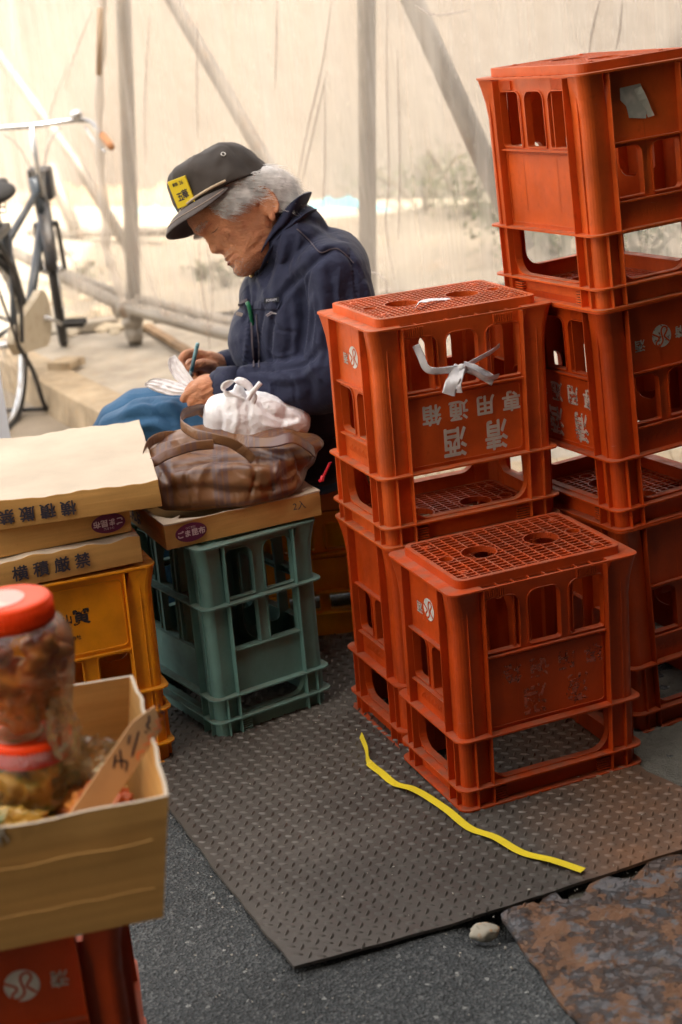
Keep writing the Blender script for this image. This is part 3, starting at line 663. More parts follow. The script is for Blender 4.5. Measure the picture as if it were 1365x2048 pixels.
c_ = spline_pts([PZ(a, b, z) for (a, b), z in zip(sp, zz)], 8); ws = []
for i in range(len(c_)):
    t = (c_[min(i+1, len(c_)-1)]-c_[max(i-1, 0)]).normalized(); u = i/len(c_); n_ = Vector((-t.y, t.x, 0)).normalized()*.0078
    w = n_ if u > .17 else Vector((n_.x*.35, n_.y*.35, .0055)); ws.append(w)
mb = MB(); mb.ribbon(c_, ws, .0004)
for q in (-.7, -.42, -.14, .14, .42, .7): mb.ribbon([p+w*q+Vector((0, 0, .0005)) for p, w in zip(c_, ws)], [w*.05 for w in ws], .0003)
mb.build('packing_strap', m.m, label='kinked yellow plastic packing strap lying on the steel plate', category='strap')
# ------------------------------------------------------------------ sculpting helpers
def bvh_of(me): return BVHTree.FromPolygons([v.co.copy() for v in me.vertices], [tuple(p.vertices) for p in me.polygons])
def crease(me, lines, bvh=None):
    """lines: (list of photo spots, half width m, depth m (+ ridge, - furrow)); moves the surface along its normals near the line hit by each sight line"""
    bvh = bvh or bvh_of(me); n = len(me.vertices); co = np.empty(n*3); me.vertices.foreach_get('co', co); co = co.reshape(n, 3)
    no = np.empty(n*3); me.vertices.foreach_get('normal', no); no = no.reshape(n, 3); add = np.zeros(n)
    for pts, w, d in lines:
        L = spline_pts([(x, y, 0) for x, y in pts], 8); m = len(L); best = np.zeros(n)
        for i, p in enumerate(L):
            h = bvh.ray_cast(CO, ray(p.x, p.y).normalized())[0]
            if h is None: continue
            u = i/(m-1); a = math.sin(PI*min(1, max(0, .08+.84*u)))**.5
            v = d*a*np.exp(-((co-np.array(h))**2).sum(1)/(w*w)); best = np.where(np.abs(v) > np.abs(best), v, best)
        add = add+best
    co = co+no*add[:, None]; me.vertices.foreach_set('co', co.ravel()); me.update()
def remesh(parts, vox, smooth=6, name='m', sub=None):
    """parts: MB of closed overlapping shapes -> one continuous surface"""
    me = parts.mesh(name); o = bpy.data.objects.new('tmp', me); COL.objects.link(o)
    r = o.modifiers.new('r', 'REMESH'); r.mode = 'VOXEL'; r.voxel_size = vox; r.adaptivity = 0
    if smooth:
        s_ = o.modifiers.new('s', 'SMOOTH'); s_.factor = .5; s_.iterations = smooth
    bpy.context.view_layer.update(); out = bpy.data.meshes.new_from_object(o.evaluated_get(bpy.context.evaluated_depsgraph_get()))
    bpy.data.objects.remove(o); out.name = name; return out
def displace(me, fn):
    me.update(); cs = [v.co.copy() for v in me.vertices]; ns = [v.normal.copy() for v in me.vertices]
    for v, c, n_ in zip(me.vertices, cs, ns): v.co = c+n_*fn(c, n_)
    me.update()
def ell(mb, c, r, M=None, nu=24, nv=16, e=1.0):
    """ellipsoid / superellipsoid; r = radii"""
    vs = []; fs = []
    sg = lambda a: math.copysign(abs(a)**e, a)
    for j in range(1, nv):
        t = PI*j/nv
        for i in range(nu):
            p = 2*PI*i/nu; vs.append(Vector((sg(math.sin(t))*sg(math.cos(p))*r[0], sg(math.sin(t))*sg(math.sin(p))*r[1], sg(math.cos(t))*r[2])))
    vs += [Vector((0, 0, r[2])), Vector((0, 0, -r[2]))]; N = len(vs)
    for j in range(nv-2):
        for i in range(nu): fs.append((j*nu+i, (j+1)*nu+i, (j+1)*nu+(i+1) % nu, j*nu+(i+1) % nu))
    for i in range(nu): fs.append((N-2, i, (i+1) % nu)); fs.append((N-1, (nv-2)*nu+(i+1) % nu, (nv-2)*nu+i))
    if M: vs = [M @ v for v in vs]
    c = Vector(c); return mb.add([v+c for v in vs], fs)
def limb(mb, pts, rs, n=16, sub=5, sq=None):
    """tapered closed tube through joints with round ends"""
    P = spline_pts(pts, sub); R = [v.x for v in spline_pts([(r, 0, 0) for r in rs], sub)]
    d0 = (P[0]-P[1]).normalized(); d1 = (P[-1]-P[-2]).normalized()
    P = [P[0]+d0*R[0]*.9, P[0]+d0*R[0]*.6]+P+[P[-1]+d1*R[-1]*.6, P[-1]+d1*R[-1]*.9]; R = [R[0]*.3, R[0]*.78]+R+[R[-1]*.78, R[-1]*.3]
    mb.tube(P, R, n); return mb
# ------------------------------------------------------------------ flat cartons
def cart_box(name, near, yaw, w, d, h, z, mat, corner=(1, -1), seed=0, amp=.0035, rot=0, **k):
    """closed flat carton with slightly crushed edges; local origin = centre of its base"""
    nx, ny, nz = 40, 36, 6; bm = bmesh.new(); grid = {}
    def vert(i, j, l):
        if (i, j, l) not in grid: grid[i, j, l] = bm.verts.new((w*(i/nx-.5), d*(j/ny-.5), h*l/nz))
        return grid[i, j, l]
    for i in range(nx):
        for j in range(ny):
            for l in (0, nz): bm.faces.new([vert(i, j, l), vert(i+1, j, l), vert(i+1, j+1, l), vert(i, j+1, l)])
    for i in range(nx):
        for l in range(nz):
            for j in (0, ny): bm.faces.new([vert(i, j, l), vert(i+1, j, l), vert(i+1, j, l+1), vert(i, j, l+1)])
    for j in range(ny):
        for l in range(nz):
            for i in (0, nx): bm.faces.new([vert(i, j, l), vert(i, j+1, l), vert(i, j+1, l+1), vert(i, j, l+1)])
    bmesh.ops.recalc_face_normals(bm, faces=bm.faces)
    for v in bm.verts:
        c = v.co; s = Vector((seed*3.1, seed, 0)); top = c.z/h
        c0 = c.copy(); c.z += top*amp*1.6*noise.noise(c0*Vector((9, 9, 0))+s) if False else top*amp*1.5*noise.noise(Vector((c0.x*9, c0.y*7, 0))+s)
        ed = math.exp(-((abs(c0.y)-d/2)/.02)**2)
        c.z += top*amp*1.6*ed*noise.noise(Vector((c0.x*28, 7, seed)))
        c.y += math.copysign(1, c0.y)*ed*(math.sin(PI*top)*.002+amp*.5*noise.noise(Vector((c0.x*14, c0.z*30, seed))))
        c.x += math.copysign(1, c0.x)*math.exp(-((abs(c0.x)-w/2)/.02)**2)*amp*.4*noise.noise(Vector((c0.y*14, c0.z*30, seed+4)))
    me = bpy.data.meshes.new(name); bm.to_mesh(me); bm.free()
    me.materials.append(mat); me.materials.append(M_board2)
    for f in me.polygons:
        if f.normal.z > .6: f.material_index = 1  # upward faces coloured paler, painting in the bright light from above
    o = link(name, me, None, **k); b = o.modifiers.new('bevel', 'BEVEL'); b.width = .0016; b.segments = 2; b.limit_method = 'ANGLE'; b.angle_limit = math.radians(50)
    R = Matrix.Rotation(yaw, 4, 'Z'); c = R @ Vector((corner[0]*w/2, corner[1]*d/2, 0)); o.location = (near[0]-c.x, near[1]-c.y, z); o.rotation_euler = (0, rot, yaw)
    return o
def front_M(w, d, dz=.0045): return frame((0, -d/2-dz, 0), (1, 0, 0), (0, 0, 1), (0, -1, 0))
CG = 'flat cartons piled on the amber crate'
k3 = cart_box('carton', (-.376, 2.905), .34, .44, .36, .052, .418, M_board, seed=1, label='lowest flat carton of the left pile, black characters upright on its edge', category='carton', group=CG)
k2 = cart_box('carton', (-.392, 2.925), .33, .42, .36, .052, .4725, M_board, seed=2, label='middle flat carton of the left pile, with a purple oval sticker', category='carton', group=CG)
k1 = cart_box('carton', (-.325, 2.885), .16, .46, .475, .052, .527, M_board, seed=5, amp=.003, label='top flat carton of the left pile with lid coloured paler as if brightly lit and upside-down characters', category='carton', group=CG)
def chars(parent, s, size, x0, dx, z, M, mat, rot=0, sc=1, bold=.0006):
    for i, ch in enumerate(s):
        v, f = text2d(ch, size, .0004, bold); MB().add(v, f, M @ Matrix.Translation((x0+dx*i, z, 0)) @ Matrix.Rotation(rot, 4, 'Z')).build('stencilled_character', mat, parent)
chars(k1, '横積厳禁', .029, .062, -.037, .0265, front_M(.46, .475), M_ink, PI)
chars(k3, '横積厳禁', .030, -.008, .0385, .026, front_M(.44, .36), M_ink, 0)
M_sticker = Mat('purple_sticker', (.12, .012, .055), .4).m
def sticker(parent, M, flip=0, s=1.0):
    R = M @ Matrix.Rotation(flip, 4, 'Z')
    o = MB().add(*plate2d([[(.032*s*math.cos(2*PI*k/40), .0185*s*math.sin(2*PI*k/40)) for k in range(40)]], .0004), R).build('oval_sticker', M_sticker, parent)
    MB().add(*text2d('ごま昆布', .0145*s, .0003, .0004), R @ Matrix.Translation((0, -.002*s, .0005))).build('sticker_lettering', M_print2, o)
    MB().add(*text2d('つくだに', .0052*s, .0003, .00005), R @ Matrix.Translation((0, .0095*s, .0005))).build('sticker_small_lettering', M_print2, o)
M_print2 = Mat('sticker_print', (.62, .50, .55), .5).m
sticker(k2, front_M(.42, .36) @ Matrix.Translation((.168, .026, 0)), PI)
MB().add(*plate2d([[(.016*math.cos(a), .012*math.sin(a)) for a in np.linspace(0, 2*PI, 30)[:-1]], [(.0142*math.cos(a), .0104*math.sin(a)) for a in np.linspace(0, 2*PI, 30)[:-1]]], .0003), Matrix.Translation((-.088, -.195, .0575))).add(*text2d('エコ', .009, .0003, .0002), Matrix.Translation((-.088, -.195, .0575))).build('round_stamp', Mat('blue_ink', (.08, .12, .30), .6).m, k1)
def tray(name, near, yaw, w, d, h, z, mat, corner, th=.004, rim=0, seed=0, edge=True, **k):
    """open carton: four walls and a floor, wavy walls, upper rim coloured paler as if lit"""
    mb = MB(); N = 26
    def wv(u, t, s): return (.004*noise.noise(Vector((u*7, t*2, seed+s)))+.003*math.sin(PI*u))*t
    def wall(ax, sgn, L_, off):
        vs = []; fs = []
        for side in (0, 1):
            for i in range(N+1):
                for j in range(7):
                    u = i/N; t = j/6; a = -L_/2+L_*u; o_ = off-side*th+wv(u, t, ax*2+sgn)*(1 if side == 0 else 1)
                    zz_ = h*t+(0.003*noise.noise(Vector((u*9, 3, seed+ax+sgn))) if j == 6 else 0)
                    vs.append((a, sgn*o_, zz_) if ax == 0 else (sgn*o_, a, zz_))
        m_ = (N+1)*7
        for i in range(N):
            for j in range(6):
                q = i*7+j; fs.append((q, q+7, q+8, q+1)); fs.append((m_+q, m_+q+1, m_+q+8, m_+q+7))
            q = i*7; fs.append((q, m_+q, m_+q+7, q+7)); q = i*7+6; fs.append((q, q+7, m_+q+7, m_+q))
        for q in (0, N*7):
            for j in range(6): fs.append((q+j, q+j+1, m_+q+j+1, m_+q+j))
        mb.add(vs, fs)
    wall(0, -1, w, d/2); wall(0, 1, w, d/2); wall(1, -1, d-2*th-.0004, w/2); wall(1, 1, d-2*th-.0004, w/2)
    mb.box(-w/2+th, w/2-th, -d/2+th, d/2-th, .0005, .004)
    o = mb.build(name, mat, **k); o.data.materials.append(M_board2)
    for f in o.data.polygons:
        if abs(f.normal.z) > .7 and f.center.z > h*.5: f.material_index = 1  # top rim gets the paler colour too, imitating light from above
    R = Matrix.Rotation(yaw, 4, 'Z'); c = R @ Vector((corner[0]*w/2, corner[1]*d/2, 0)); o.location = (near[0]-c.x, near[1]-c.y, z); o.rotation_euler = (0, 0, yaw)
    return o
# tray carton on the green crate that carries the brown bag
bw, bd, bh = .325, .30, .050
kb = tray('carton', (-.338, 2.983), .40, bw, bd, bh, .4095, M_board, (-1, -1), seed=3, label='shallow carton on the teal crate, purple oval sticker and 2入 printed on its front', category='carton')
# pale folded-in flaps round its top (uneven inner edge)
mb = MB(); N = 40
out = [(-bw/2-.001, -bd/2-.002), (bw/2+.001, -bd/2-.002), (bw/2+.001, bd/2+.002), (-bw/2-.001, bd/2+.002)]
vs = []; fs = []; per = []
for s in range(4):
    a, b_ = Vector(out[s]), Vector(out[(s+1) % 4])
    for k in range(N): per.append(a.lerp(b_, k/N))
n = len(per)
for i, p in enumerate(per):
    s = i//N; u = (i % N)/N; c_ = min(u, 1-u); wd = .010+.040*math.exp(-(c_/.16)**2)+.003*noise.noise(Vector((i*.3, 1, 0)))
    q = Vector((max(-bw/2+wd, min(bw/2-wd, p.x)), max(-bd/2+wd, min(bd/2-wd, p.y))))
    zt = bh+.0012+.0015*noise.noise(Vector((p.x*20, p.y*20, 0))); zi = zt-.004
    vs += [(p.x, p.y, zt), (q.x, q.y, zi), (q.x, q.y, zi-.003), (p.x, p.y, zt-.003)]
for i in range(n):
    j = (i+1) % n
    for k in range(4): fs.append((i*4+k, i*4+(k+1) % 4, j*4+(k+1) % 4, j*4+k))
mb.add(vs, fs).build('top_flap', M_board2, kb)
sticker(kb, front_M(bw, bd, .0060) @ Matrix.Translation((-.112, .027, 0)) @ Matrix.Rotation(.02, 4, 'Z'))
txt(kb, 'stencilled_lettering', '2入', .019, front_M(bw, bd, .0060) @ Matrix.Translation((.115, .030, 0)), M_ink, .0001)
txt(kb, 'stencilled_lettering', 'こんぶ', .030, frame((-bw/2-.0060, .03, .026), (0, -1, 0), (0, 0, 1), (-1, 0, 0)), M_ink, .0008)
# open carton, lower left, with jars and a price stick
cw, cd, chh = .42, .345, .152
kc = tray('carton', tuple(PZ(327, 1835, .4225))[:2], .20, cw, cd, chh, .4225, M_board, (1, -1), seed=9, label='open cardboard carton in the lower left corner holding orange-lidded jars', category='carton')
for v in kc.data.vertices: v.co.x += max(0, v.co.z)*.16*(v.co.x/(cw/2)); v.co.y += max(0, v.co.z)*.05*(v.co.y/(cd/2))
mb = MB(); f_ = front_M(cw, cd, .0125); pts = [f_ @ Vector((-.20+.41*i/20, .105+.0015*math.sin(i*1.3), .0015)) for i in range(21)]; mb.tube(pts, .0012, 6)
mb.tube([f_ @ Vector((-.20+.405*i/20, .045+.010*math.exp(-((i-9)/1.6)**2)+.001*math.sin(i*2.1), -.0022)) for i in range(21)], .001, 6)
mb.build('fold_ridge', M_board, kc)
mb = MB()
for k in range(9): mb.box(-.007+k*.0013, -.006+k*.0013, -.0015, .0015, -.012-.003*((k*5) % 3), .004+.002*((k*7) % 3), Matrix.Translation((.05, -cd/2-.012, chh)) @ Matrix.Rotation(.25*((k*3) % 5-2), 4, 'Y'))
mb.build('torn_notch', M_board2, kc)
M_lid = Mat('orange_lid', (.95, .065, .004), .45, spec=.25); M_lid.bump(M_lid.noise(60), .1, .001); M_lid = M_lid.m
def glassy(name, tint=(1, .93, .75), a=.25, rough=.08):
    m = bpy.data.materials.new(name); m.use_nodes = True; t = m.node_tree; t.nodes.clear(); o = t.nodes.new('ShaderNodeOutputMaterial'); tr = t.nodes.new('ShaderNodeBsdfTransparent'); tr.inputs[0].default_value = (*tint, 1)
    g_ = t.nodes.new('ShaderNodeBsdfGlossy'); g_.inputs['Roughness'].default_value = rough; df = t.nodes.new('ShaderNodeBsdfDiffuse'); df.inputs[0].default_value = (.75, .68, .5, 1)
    mx_ = t.nodes.new('ShaderNodeMixShader'); mx2 = t.nodes.new('ShaderNodeMixShader'); fr = t.nodes.new('ShaderNodeFresnel'); fr.inputs[0].default_value = 1.5
    nz_ = t.nodes.new('ShaderNodeTexNoise'); nz_.inputs['Scale'].default_value = 30; nz_.inputs['Detail'].default_value = 5; bp = t.nodes.new('ShaderNodeBump'); bp.inputs['Strength'].default_value = .6; bp.inputs['Distance'].default_value = .003
    t.links.new(nz_.outputs[0], bp.inputs['Height'])
    for q in (g_, df, fr): t.links.new(bp.outputs[0], q.inputs['Normal'])
    ma = t.nodes.new('ShaderNodeMath'); ma.operation = 'MULTIPLY_ADD'; ma.inputs[1].default_value = .9; ma.inputs[2].default_value = .015; t.links.new(fr.outputs[0], ma.inputs[0])
    mx2.inputs[0].default_value = a; t.links.new(tr.outputs[0], mx2.inputs[1]); t.links.new(df.outputs[0], mx2.inputs[2])
    t.links.new(ma.outputs[0], mx_.inputs[0]); t.links.new(mx2.outputs[0], mx_.inputs[1]); t.links.new(g_.outputs[0], mx_.inputs[2]); t.links.new(mx_.outputs[0], o.inputs[0]); return m
M_jar = glassy('clear_jar', a=.02); M_cello = glassy('cellophane', a=.05, rough=.03)
m = Mat('pickles', (.46, .085, .018), .28, spec=.7); m.over(m.ramp(m.noise(30, detail=6), (.45, 0.0), (.62, 1.0)), (.72, .28, .06)); m.over(m.ramp(m.noise(55, detail=4), (.60, 0.0), (.70, .8)), (.09, .015, .006)); m.bump(m.noise(70, detail=6), .8, .004); M_pick = m.m
m = Mat('pale_pickles', (.50, .30, .05), .3, spec=.7); m.over(m.ramp(m.noise(25, detail=5), (.5, 0.0), (.6, 1.0)), (.14, .17, .03)); m.over(m.ramp(m.noise(40, detail=5), (.56, 0.0), (.66, .8)), (.30, .10, .03)); m.bump(m.noise(60, detail=5), .7, .004); M_pick2 = m.m
def jar(x, y, z, yaw, mat, seed, label, H=.170, sc=1.1):
    r = empty('pickle_jar', (x, y, z), yaw, label=label, cat='jar', group='orange-lidded pickle jars in the open carton')
    r.scale = (sc, sc, 1)
    MB().lathe([(.040, .0015), (.046, .006), (.0505, .03), (.058, .07), (.0615, .10), (.0605, .122), (.052, .136), (.043, .142)], 40, caps=False).build('jar_body', M_jar, r, smooth=True)
    mb = MB(); rs_ = random.Random(seed)
    for k in range(110):
        a = rs_.uniform(0, 6.3); zz_ = rs_.uniform(.014, .124); R = (.041+.016*min(1, zz_/.09))-.010; rr = R*rs_.random()**.35; s_ = rs_.uniform(.012, .019)
        ell(mb, (rr*math.cos(a), rr*math.sin(a), zz_), (s_, s_*.7, s_*.55), Matrix.Rotation(rs_.uniform(0, 3), 3, Vector((rs_.random(), rs_.random(), rs_.random()))), 10, 7)
    me = remesh(mb, .0035, 2, 'contents'); displace(me, lambda c, n_: .002*noise.noise(c*60)); link('contents', me, mat, r, True)
    lid = MB().lathe([(.0001, H), (.036, H), (.0405, H+.0002), (.0435, H-.0018), (.0450, H-.005), (.0452, H-.024), (.0458, H-.030), (.0435, H-.0305)], 56, caps=False)
    for k in range(56):
        a = 2*PI*k/56; lid.box(.0449, .0461, -.0008, .0008, H-.026, H-.006, Matrix.Rotation(a, 4, 'Z'))
    l = lid.build('lid', M_lid, r, True)
    m_ = Mat('lid_sticker', (.80, .50, .42), .45); m_.over(m_.ramp(m_.noise(55, detail=2), (.58, 0.0), (.62, .8)), (.20, .40, .22)); m_.over(m_.ramp(m_.noise(26, detail=3), (.54, 0.0), (.57, .7)), (.78, .28, .22))
    MB().add(*plate2d([circ(-.012, 0, .0285, 36)], .0005), Matrix.Translation((0, 0, H+.0006))).build('lid_sticker', m_.m, l)
    return r
jar(-.404, 1.84, .4265, .4, M_pick2, 5, 'lower pickle jar in the open carton, half hidden, pale yellow-green contents', .150)
jar(-.402, 1.842, .5785, .2, M_pick, 8, 'upper pickle jar standing on the other jar, dark red contents, sticker on its orange lid')
def crumple(name, c, r, sc, amp, seed, mat, M=None, n=5, fold=6, **k):
    bm = bmesh.new(); bmesh.ops.create_icosphere(bm, subdivisions=n, radius=1)
    for v in bm.verts:
        p = v.co.copy(); s = Vector((seed, seed*.3, 0))
        a = 1-abs(noise.noise(p*fold*.35+s))*1.6; b_ = 1-abs(noise.noise(p*fold*.8+s))*1.6
        d = 1+amp*(a-.6)+amp*.5*(b_-.6)
        v.co = Vector((p.x*sc[0], p.y*sc[1], p.z*sc[2]))*r*d
        if M: v.co = M @ v.co
        v.co += Vector(c)
    me = bpy.data.meshes.new(name); bm.to_mesh(me); bm.free(); return link(name, me, mat, smooth=(n > 4), **k)
crumple('cellophane_wrap', (-.345, 1.835, .525), .045, (1.0, .5, .6), .5, 3, M_cello, Matrix.Rotation(-.5, 4, 'Y'), n=4, fold=9, label='crumpled clear cellophane sticking out beside the lower jar', category='wrapper')
crumple('cellophane_wrap', (-.355, 1.80, .590), .030, (.6, .5, 1.3), .5, 6, M_cello, n=4, fold=9, label='clear cellophane bulging at the shoulder of the upper jar', category='wrapper')
# bagged pickles around the lower jar
crumple('pickle_bag', (-.44, 1.765, .476), .050, (1.4, .55, .7), .3, 12, M_pick2, fold=7, label='clear bag of yellow pickles pressed against the front wall of the open carton', category='bag')
crumple('pickle_bag', (-.33, 1.80, .472), .045, (1, .9, .9), .3, 22, M_pick, fold=7, label='dark red bag of pickles under the cellophane in the open carton', category='bag')
# price stick
def quadM(pA, pB, pD):
    ex = (pB-pA).normalized(); ez = ex.cross(pD-pA).normalized(); ey = ez.cross(ex); return frame(pA, ex, ey, ez)
A0 = PY(205, 1583, 1.735); A1 = PY(299, 1444, 1.795); w0 = PY(232, 1604, 1.735)-A0
ax = (A1-A0).normalized(); L_ = (A1-A0).length+.03; vy = (PY(317, 1470, 1.795)-PY(282, 1417, 1.795)); vy = (vy-ax*vy.dot(ax)).normalized(); nz_ = ax.cross(vy); hw = .0185
if nz_.y > 0: vy = -vy; nz_ = ax.cross(vy)
Ms = frame(A0-ax*.045, ax, vy, nz_); L_ += .03
m = Mat('price_card', (.60, .36, .17), .7); m.vary(20, .9, 1.08)
ps = MB().add(*plate2d([[(0, -hw), (L_-.012, -hw), (L_+.004, .006), (L_-.028, hw), (0, hw)]], .002), Ms).build('price_card', m.m, label='wooden price stick with black brush writing leaning out of the open carton', category='price tag')
def stroke(lines, r, mat, name, parent, dz=.0015):
    for q in lines:
        P = spline_pts([(x, y, 0) for x, y in q], 6); ws = []
        mb = MB()
        for i in range(len(P)):
            t = (P[min(i+1, len(P)-1)]-P[max(i-1, 0)]).normalized(); ws.append(Vector((-t.y, t.x, 0))*r*(.6+.4*math.sin(PI*(i+.5)/len(P))))
        mb.ribbon([Vector((p.x, p.y, dz)) for p in P], ws, .0002, Ms); mb.build(name, mat, parent)
stroke([[(.168, .004), (.163, -.003), (.165, -.010)], [(.150, .006), (.144, .001), (.139, .001), (.137, -.006)], [(.133, -.002), (.131, -.004)], [(.127, .005), (.098, -.006)], [(.117, .012), (.107, .007)], [(.096, .012), (.080, -.004)], [(.088, .013), (.074, .005)], [(.082, .008), (.090, -.004), (.080, -.010)]], .0014, M_ink, 'brush_stroke', ps)
stroke([[(.158, -.012), (.150, -.006), (.148, -.015), (.140, -.009)], [(.138, -.014), (.130, -.009), (.128, -.016), (.118, -.010)], [(.114, -.015), (.106, -.010), (.100, -.015)]], .0011, Mat('orange_marker', (.80, .22, .08), .6).m, 'marker_stroke', ps)
# cardboard on the low yellow crate (seat)
def sheet(name, c, yaw, w, d, th, mat, seed=0, amp=.006, ro=(0, 0), **k):
    mb = MB(); nx, ny = 26, 20; vs = []
    for s in (0, 1):
        for j in range(ny+1):
            for i in range(nx+1):
                x = w*(i/nx-.5); y = d*(j/ny-.5); vs.append((x, y, th*s+amp*noise.noise(Vector((x*8, y*8, seed)))))
    m_ = (nx+1)*(ny+1); q = lambda i, j, s: s*m_+j*(nx+1)+i; fs = []
    for i in range(nx):
        for j in range(ny): fs += [(q(i, j, 0), q(i, j+1, 0), q(i+1, j+1, 0), q(i+1, j, 0)), (q(i, j, 1), q(i+1, j, 1), q(i+1, j+1, 1), q(i, j+1, 1))]
        for j in (0, ny): fs.append((q(i, j, 0), q(i+1, j, 0), q(i+1, j, 1), q(i, j, 1)))
    for j in range(ny):
        for i in (0, nx): fs.append((q(i, j, 0), q(i, j+1, 0), q(i, j+1, 1), q(i, j, 1)))
    o = mb.add(vs, fs).build(name, mat, **k); o.location = c; o.rotation_euler = (*ro, yaw); return o
SG = 'cardboard layers the man sits on'
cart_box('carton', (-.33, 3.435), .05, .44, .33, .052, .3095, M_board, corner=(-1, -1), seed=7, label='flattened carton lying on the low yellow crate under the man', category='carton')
sheet('cardboard_sheet', (-.11, 3.61, .3675), .08, .46, .36, .010, M_board2, 3, label='thick pale cardboard layer directly on the seat carton', category='cardboard', group=SG)
sheet('cardboard_sheet', (-.10, 3.59, .3815), .16, .42, .34, .008, M_board2, 5, label='second cardboard layer under the man, pale crumpled front edge', category='cardboard', group=SG)
sheet('cardboard_sheet', (-.15, 3.575, .396), -.12, .36, .30, .004, M_board, 8, label='thin brown cardboard piece uppermost beneath the man', category='cardboard', group=SG)
# ------------------------------------------------------------------ brown bag
m = Mat('brown_cloth', (.185, .082, .030), .40, spec=.6)
m.vary(6, .8, 1.15, detail=5)
c = m.sep(m.co('Object')); 
def stripe(v, f, ph, w):   # narrow band
    s_ = m.math('PINGPONG', m.math('ADD', m.math('MULTIPLY', v, f), ph), .5); return m.ramp(s_, (0.0, 1.0), (w, 1.0), (w+.02, 0.0))
for f, ph, w in ((9, 0, .03), (9, .11, .03), (9, .2, .02)): m.over(m.math('MULTIPLY', stripe(c[0], f, ph, w), .42), (.060, .050, .085))
for f, ph, w in ((13, 0, .03), (13, .13, .03)): m.over(m.math('MULTIPLY', stripe(c[2], f, ph, w), .35), (.062, .048, .075))
m.over(m.math('MULTIPLY', m.ramp(m.noise(11, detail=2), (.62, 0.0), (.72, 1.0)), .3), (.07, .07, .16))
m.bump(m.noise(350, detail=2), .2, .0006).bump(m.ramp(m.noise(6, detail=3, dist=1.0), (.36, 1.0), (.5, 0.0), (.64, 1.0)), .35, .008); M_bag = m.m
bag = empty('tote_bag', (-.22, 3.19, .44), label='brown checked cloth tote bag slumped on the shallow carton', cat='bag')
mb = MB()
ell(mb, (-.225, 3.16, .495), (.165, .125, .062), e=.8); ell(mb, (-.13, 3.19, .520), (.095, .10, .050)); ell(mb, (-.33, 3.17, .520), (.075, .10, .050)); ell(mb, (-.10, 3.20, .545), (.055, .07, .025), Matrix.Rotation(.3, 3, 'Y')); ell(mb, (-.25, 3.22, .545), (.13, .07, .040))
ell(mb, (-.055, 3.20, .538), (.035, .05, .016), Matrix.Rotation(.25, 3, 'Y'))
me = remesh(mb, .004, 14, 'bag')
displace(me, lambda c, n_: .0045*noise.noise(Vector((c.x*9, c.y*9, c.z*22)))+.003*(1-abs(noise.noise(Vector((c.x*10+3, c.y*12, c.z*30))))*2)-.002)
crease(me, [([(360, 935), (410, 918), (480, 915), (540, 925)], .012, -.016), ([(345, 955), (420, 940), (500, 940), (560, 950)], .013, .008), ([(330, 985), (400, 975), (470, 985), (560, 975), (600, 950)], .010, -.008),
            ([(340, 1010), (420, 1000), (500, 1012)], .009, .006), ([(600, 930), (560, 960), (540, 990)], .010, -.009), ([(575, 905), (590, 930), (600, 960)], .008, .007), ([(310, 920), (335, 960), (345, 1010)], .010, -.009),
            ([(430, 920), (400, 960), (395, 1000)], .008, .005), ([(470, 940), (520, 965), (540, 1000)], .007, -.005), ([(360, 895), (400, 905), (440, 903)], .008, -.006), ([(520, 890), (560, 900), (600, 895)], .008, .006), ([(300, 905), (330, 890), (370, 880)], .007, .006), ([(380, 930), (372, 970), (380, 1015)], .005, -.005), ([(505, 925), (512, 955), (500, 1000)], .005, -.006), ([(560, 920), (550, 950), (565, 980)], .0045, .005), ([(590, 915), (600, 935), (590, 965)], .004, -.005)])
for v in me.vertices: v.co -= Vector((-.22, 3.19, .44)); v.co.z = max(v.co.z, .0215+.002*noise.noise(v.co*20))
link('bag_body', me, M_bag, bag, True)
def strap(name, pix, hw, mat, parent, org, th=.0009, sub=10, tw=None):
    P = spline_pts([PY(a, b, Y) for a, b, Y in pix], sub); ws = []
    for i in range(len(P)):
        t = (P[min(i+1, len(P)-1)]-P[max(i-1, 0)]).normalized(); u = i/(len(P)-1); ref = Vector((0, .35, 1)).normalized() if tw is None else Vector(tw(u)).normalized(); w_ = (ref-t*ref.dot(t)).normalized()*hw; ws.append(w_)
    mb = MB(); org = Vector(org); mb.ribbon([p-org for p in P], ws, th); o = mb.build(name, mat, parent, smooth=False)
    s_ = o.modifiers.new('s', 'SUBSURF'); s_.levels = 1; s_.render_levels = 1; 
    for e_ in o.data.polygons: e_.use_smooth = True
    return o
og = (-.22, 3.19, .44)
strap('handle', [(421, 838, 3.27), (405, 820, 3.24), (385, 822, 3.22), (366, 830, 3.19), (364, 850, 3.16), (392, 868, 3.10), (425, 876, 3.06), (460, 885, 3.045), (492, 905, 3.04), (508, 922, 3.035)], .0125, M_bag, bag, og, tw=lambda u: (.3*u, -.3*u, 1-.15*u))
strap('handle', [(372, 872, 3.22), (330, 872, 3.20), (302, 884, 3.16), (290, 905, 3.11), (288, 928, 3.06), (306, 925, 3.04), (338, 908, 3.035), (385, 893, 3.04), (428, 888, 3.05)], .0105, M_bag, bag, og)
# turned-over hem of the opening
strap('hem', [(470, 880, 3.16), (500, 884, 3.10), (545, 884, 3.09), (585, 876, 3.10), (615, 892, 3.12), (630, 906, 3.14)], .015, M_bag, bag, og, tw=lambda u: (0, .8, .6))
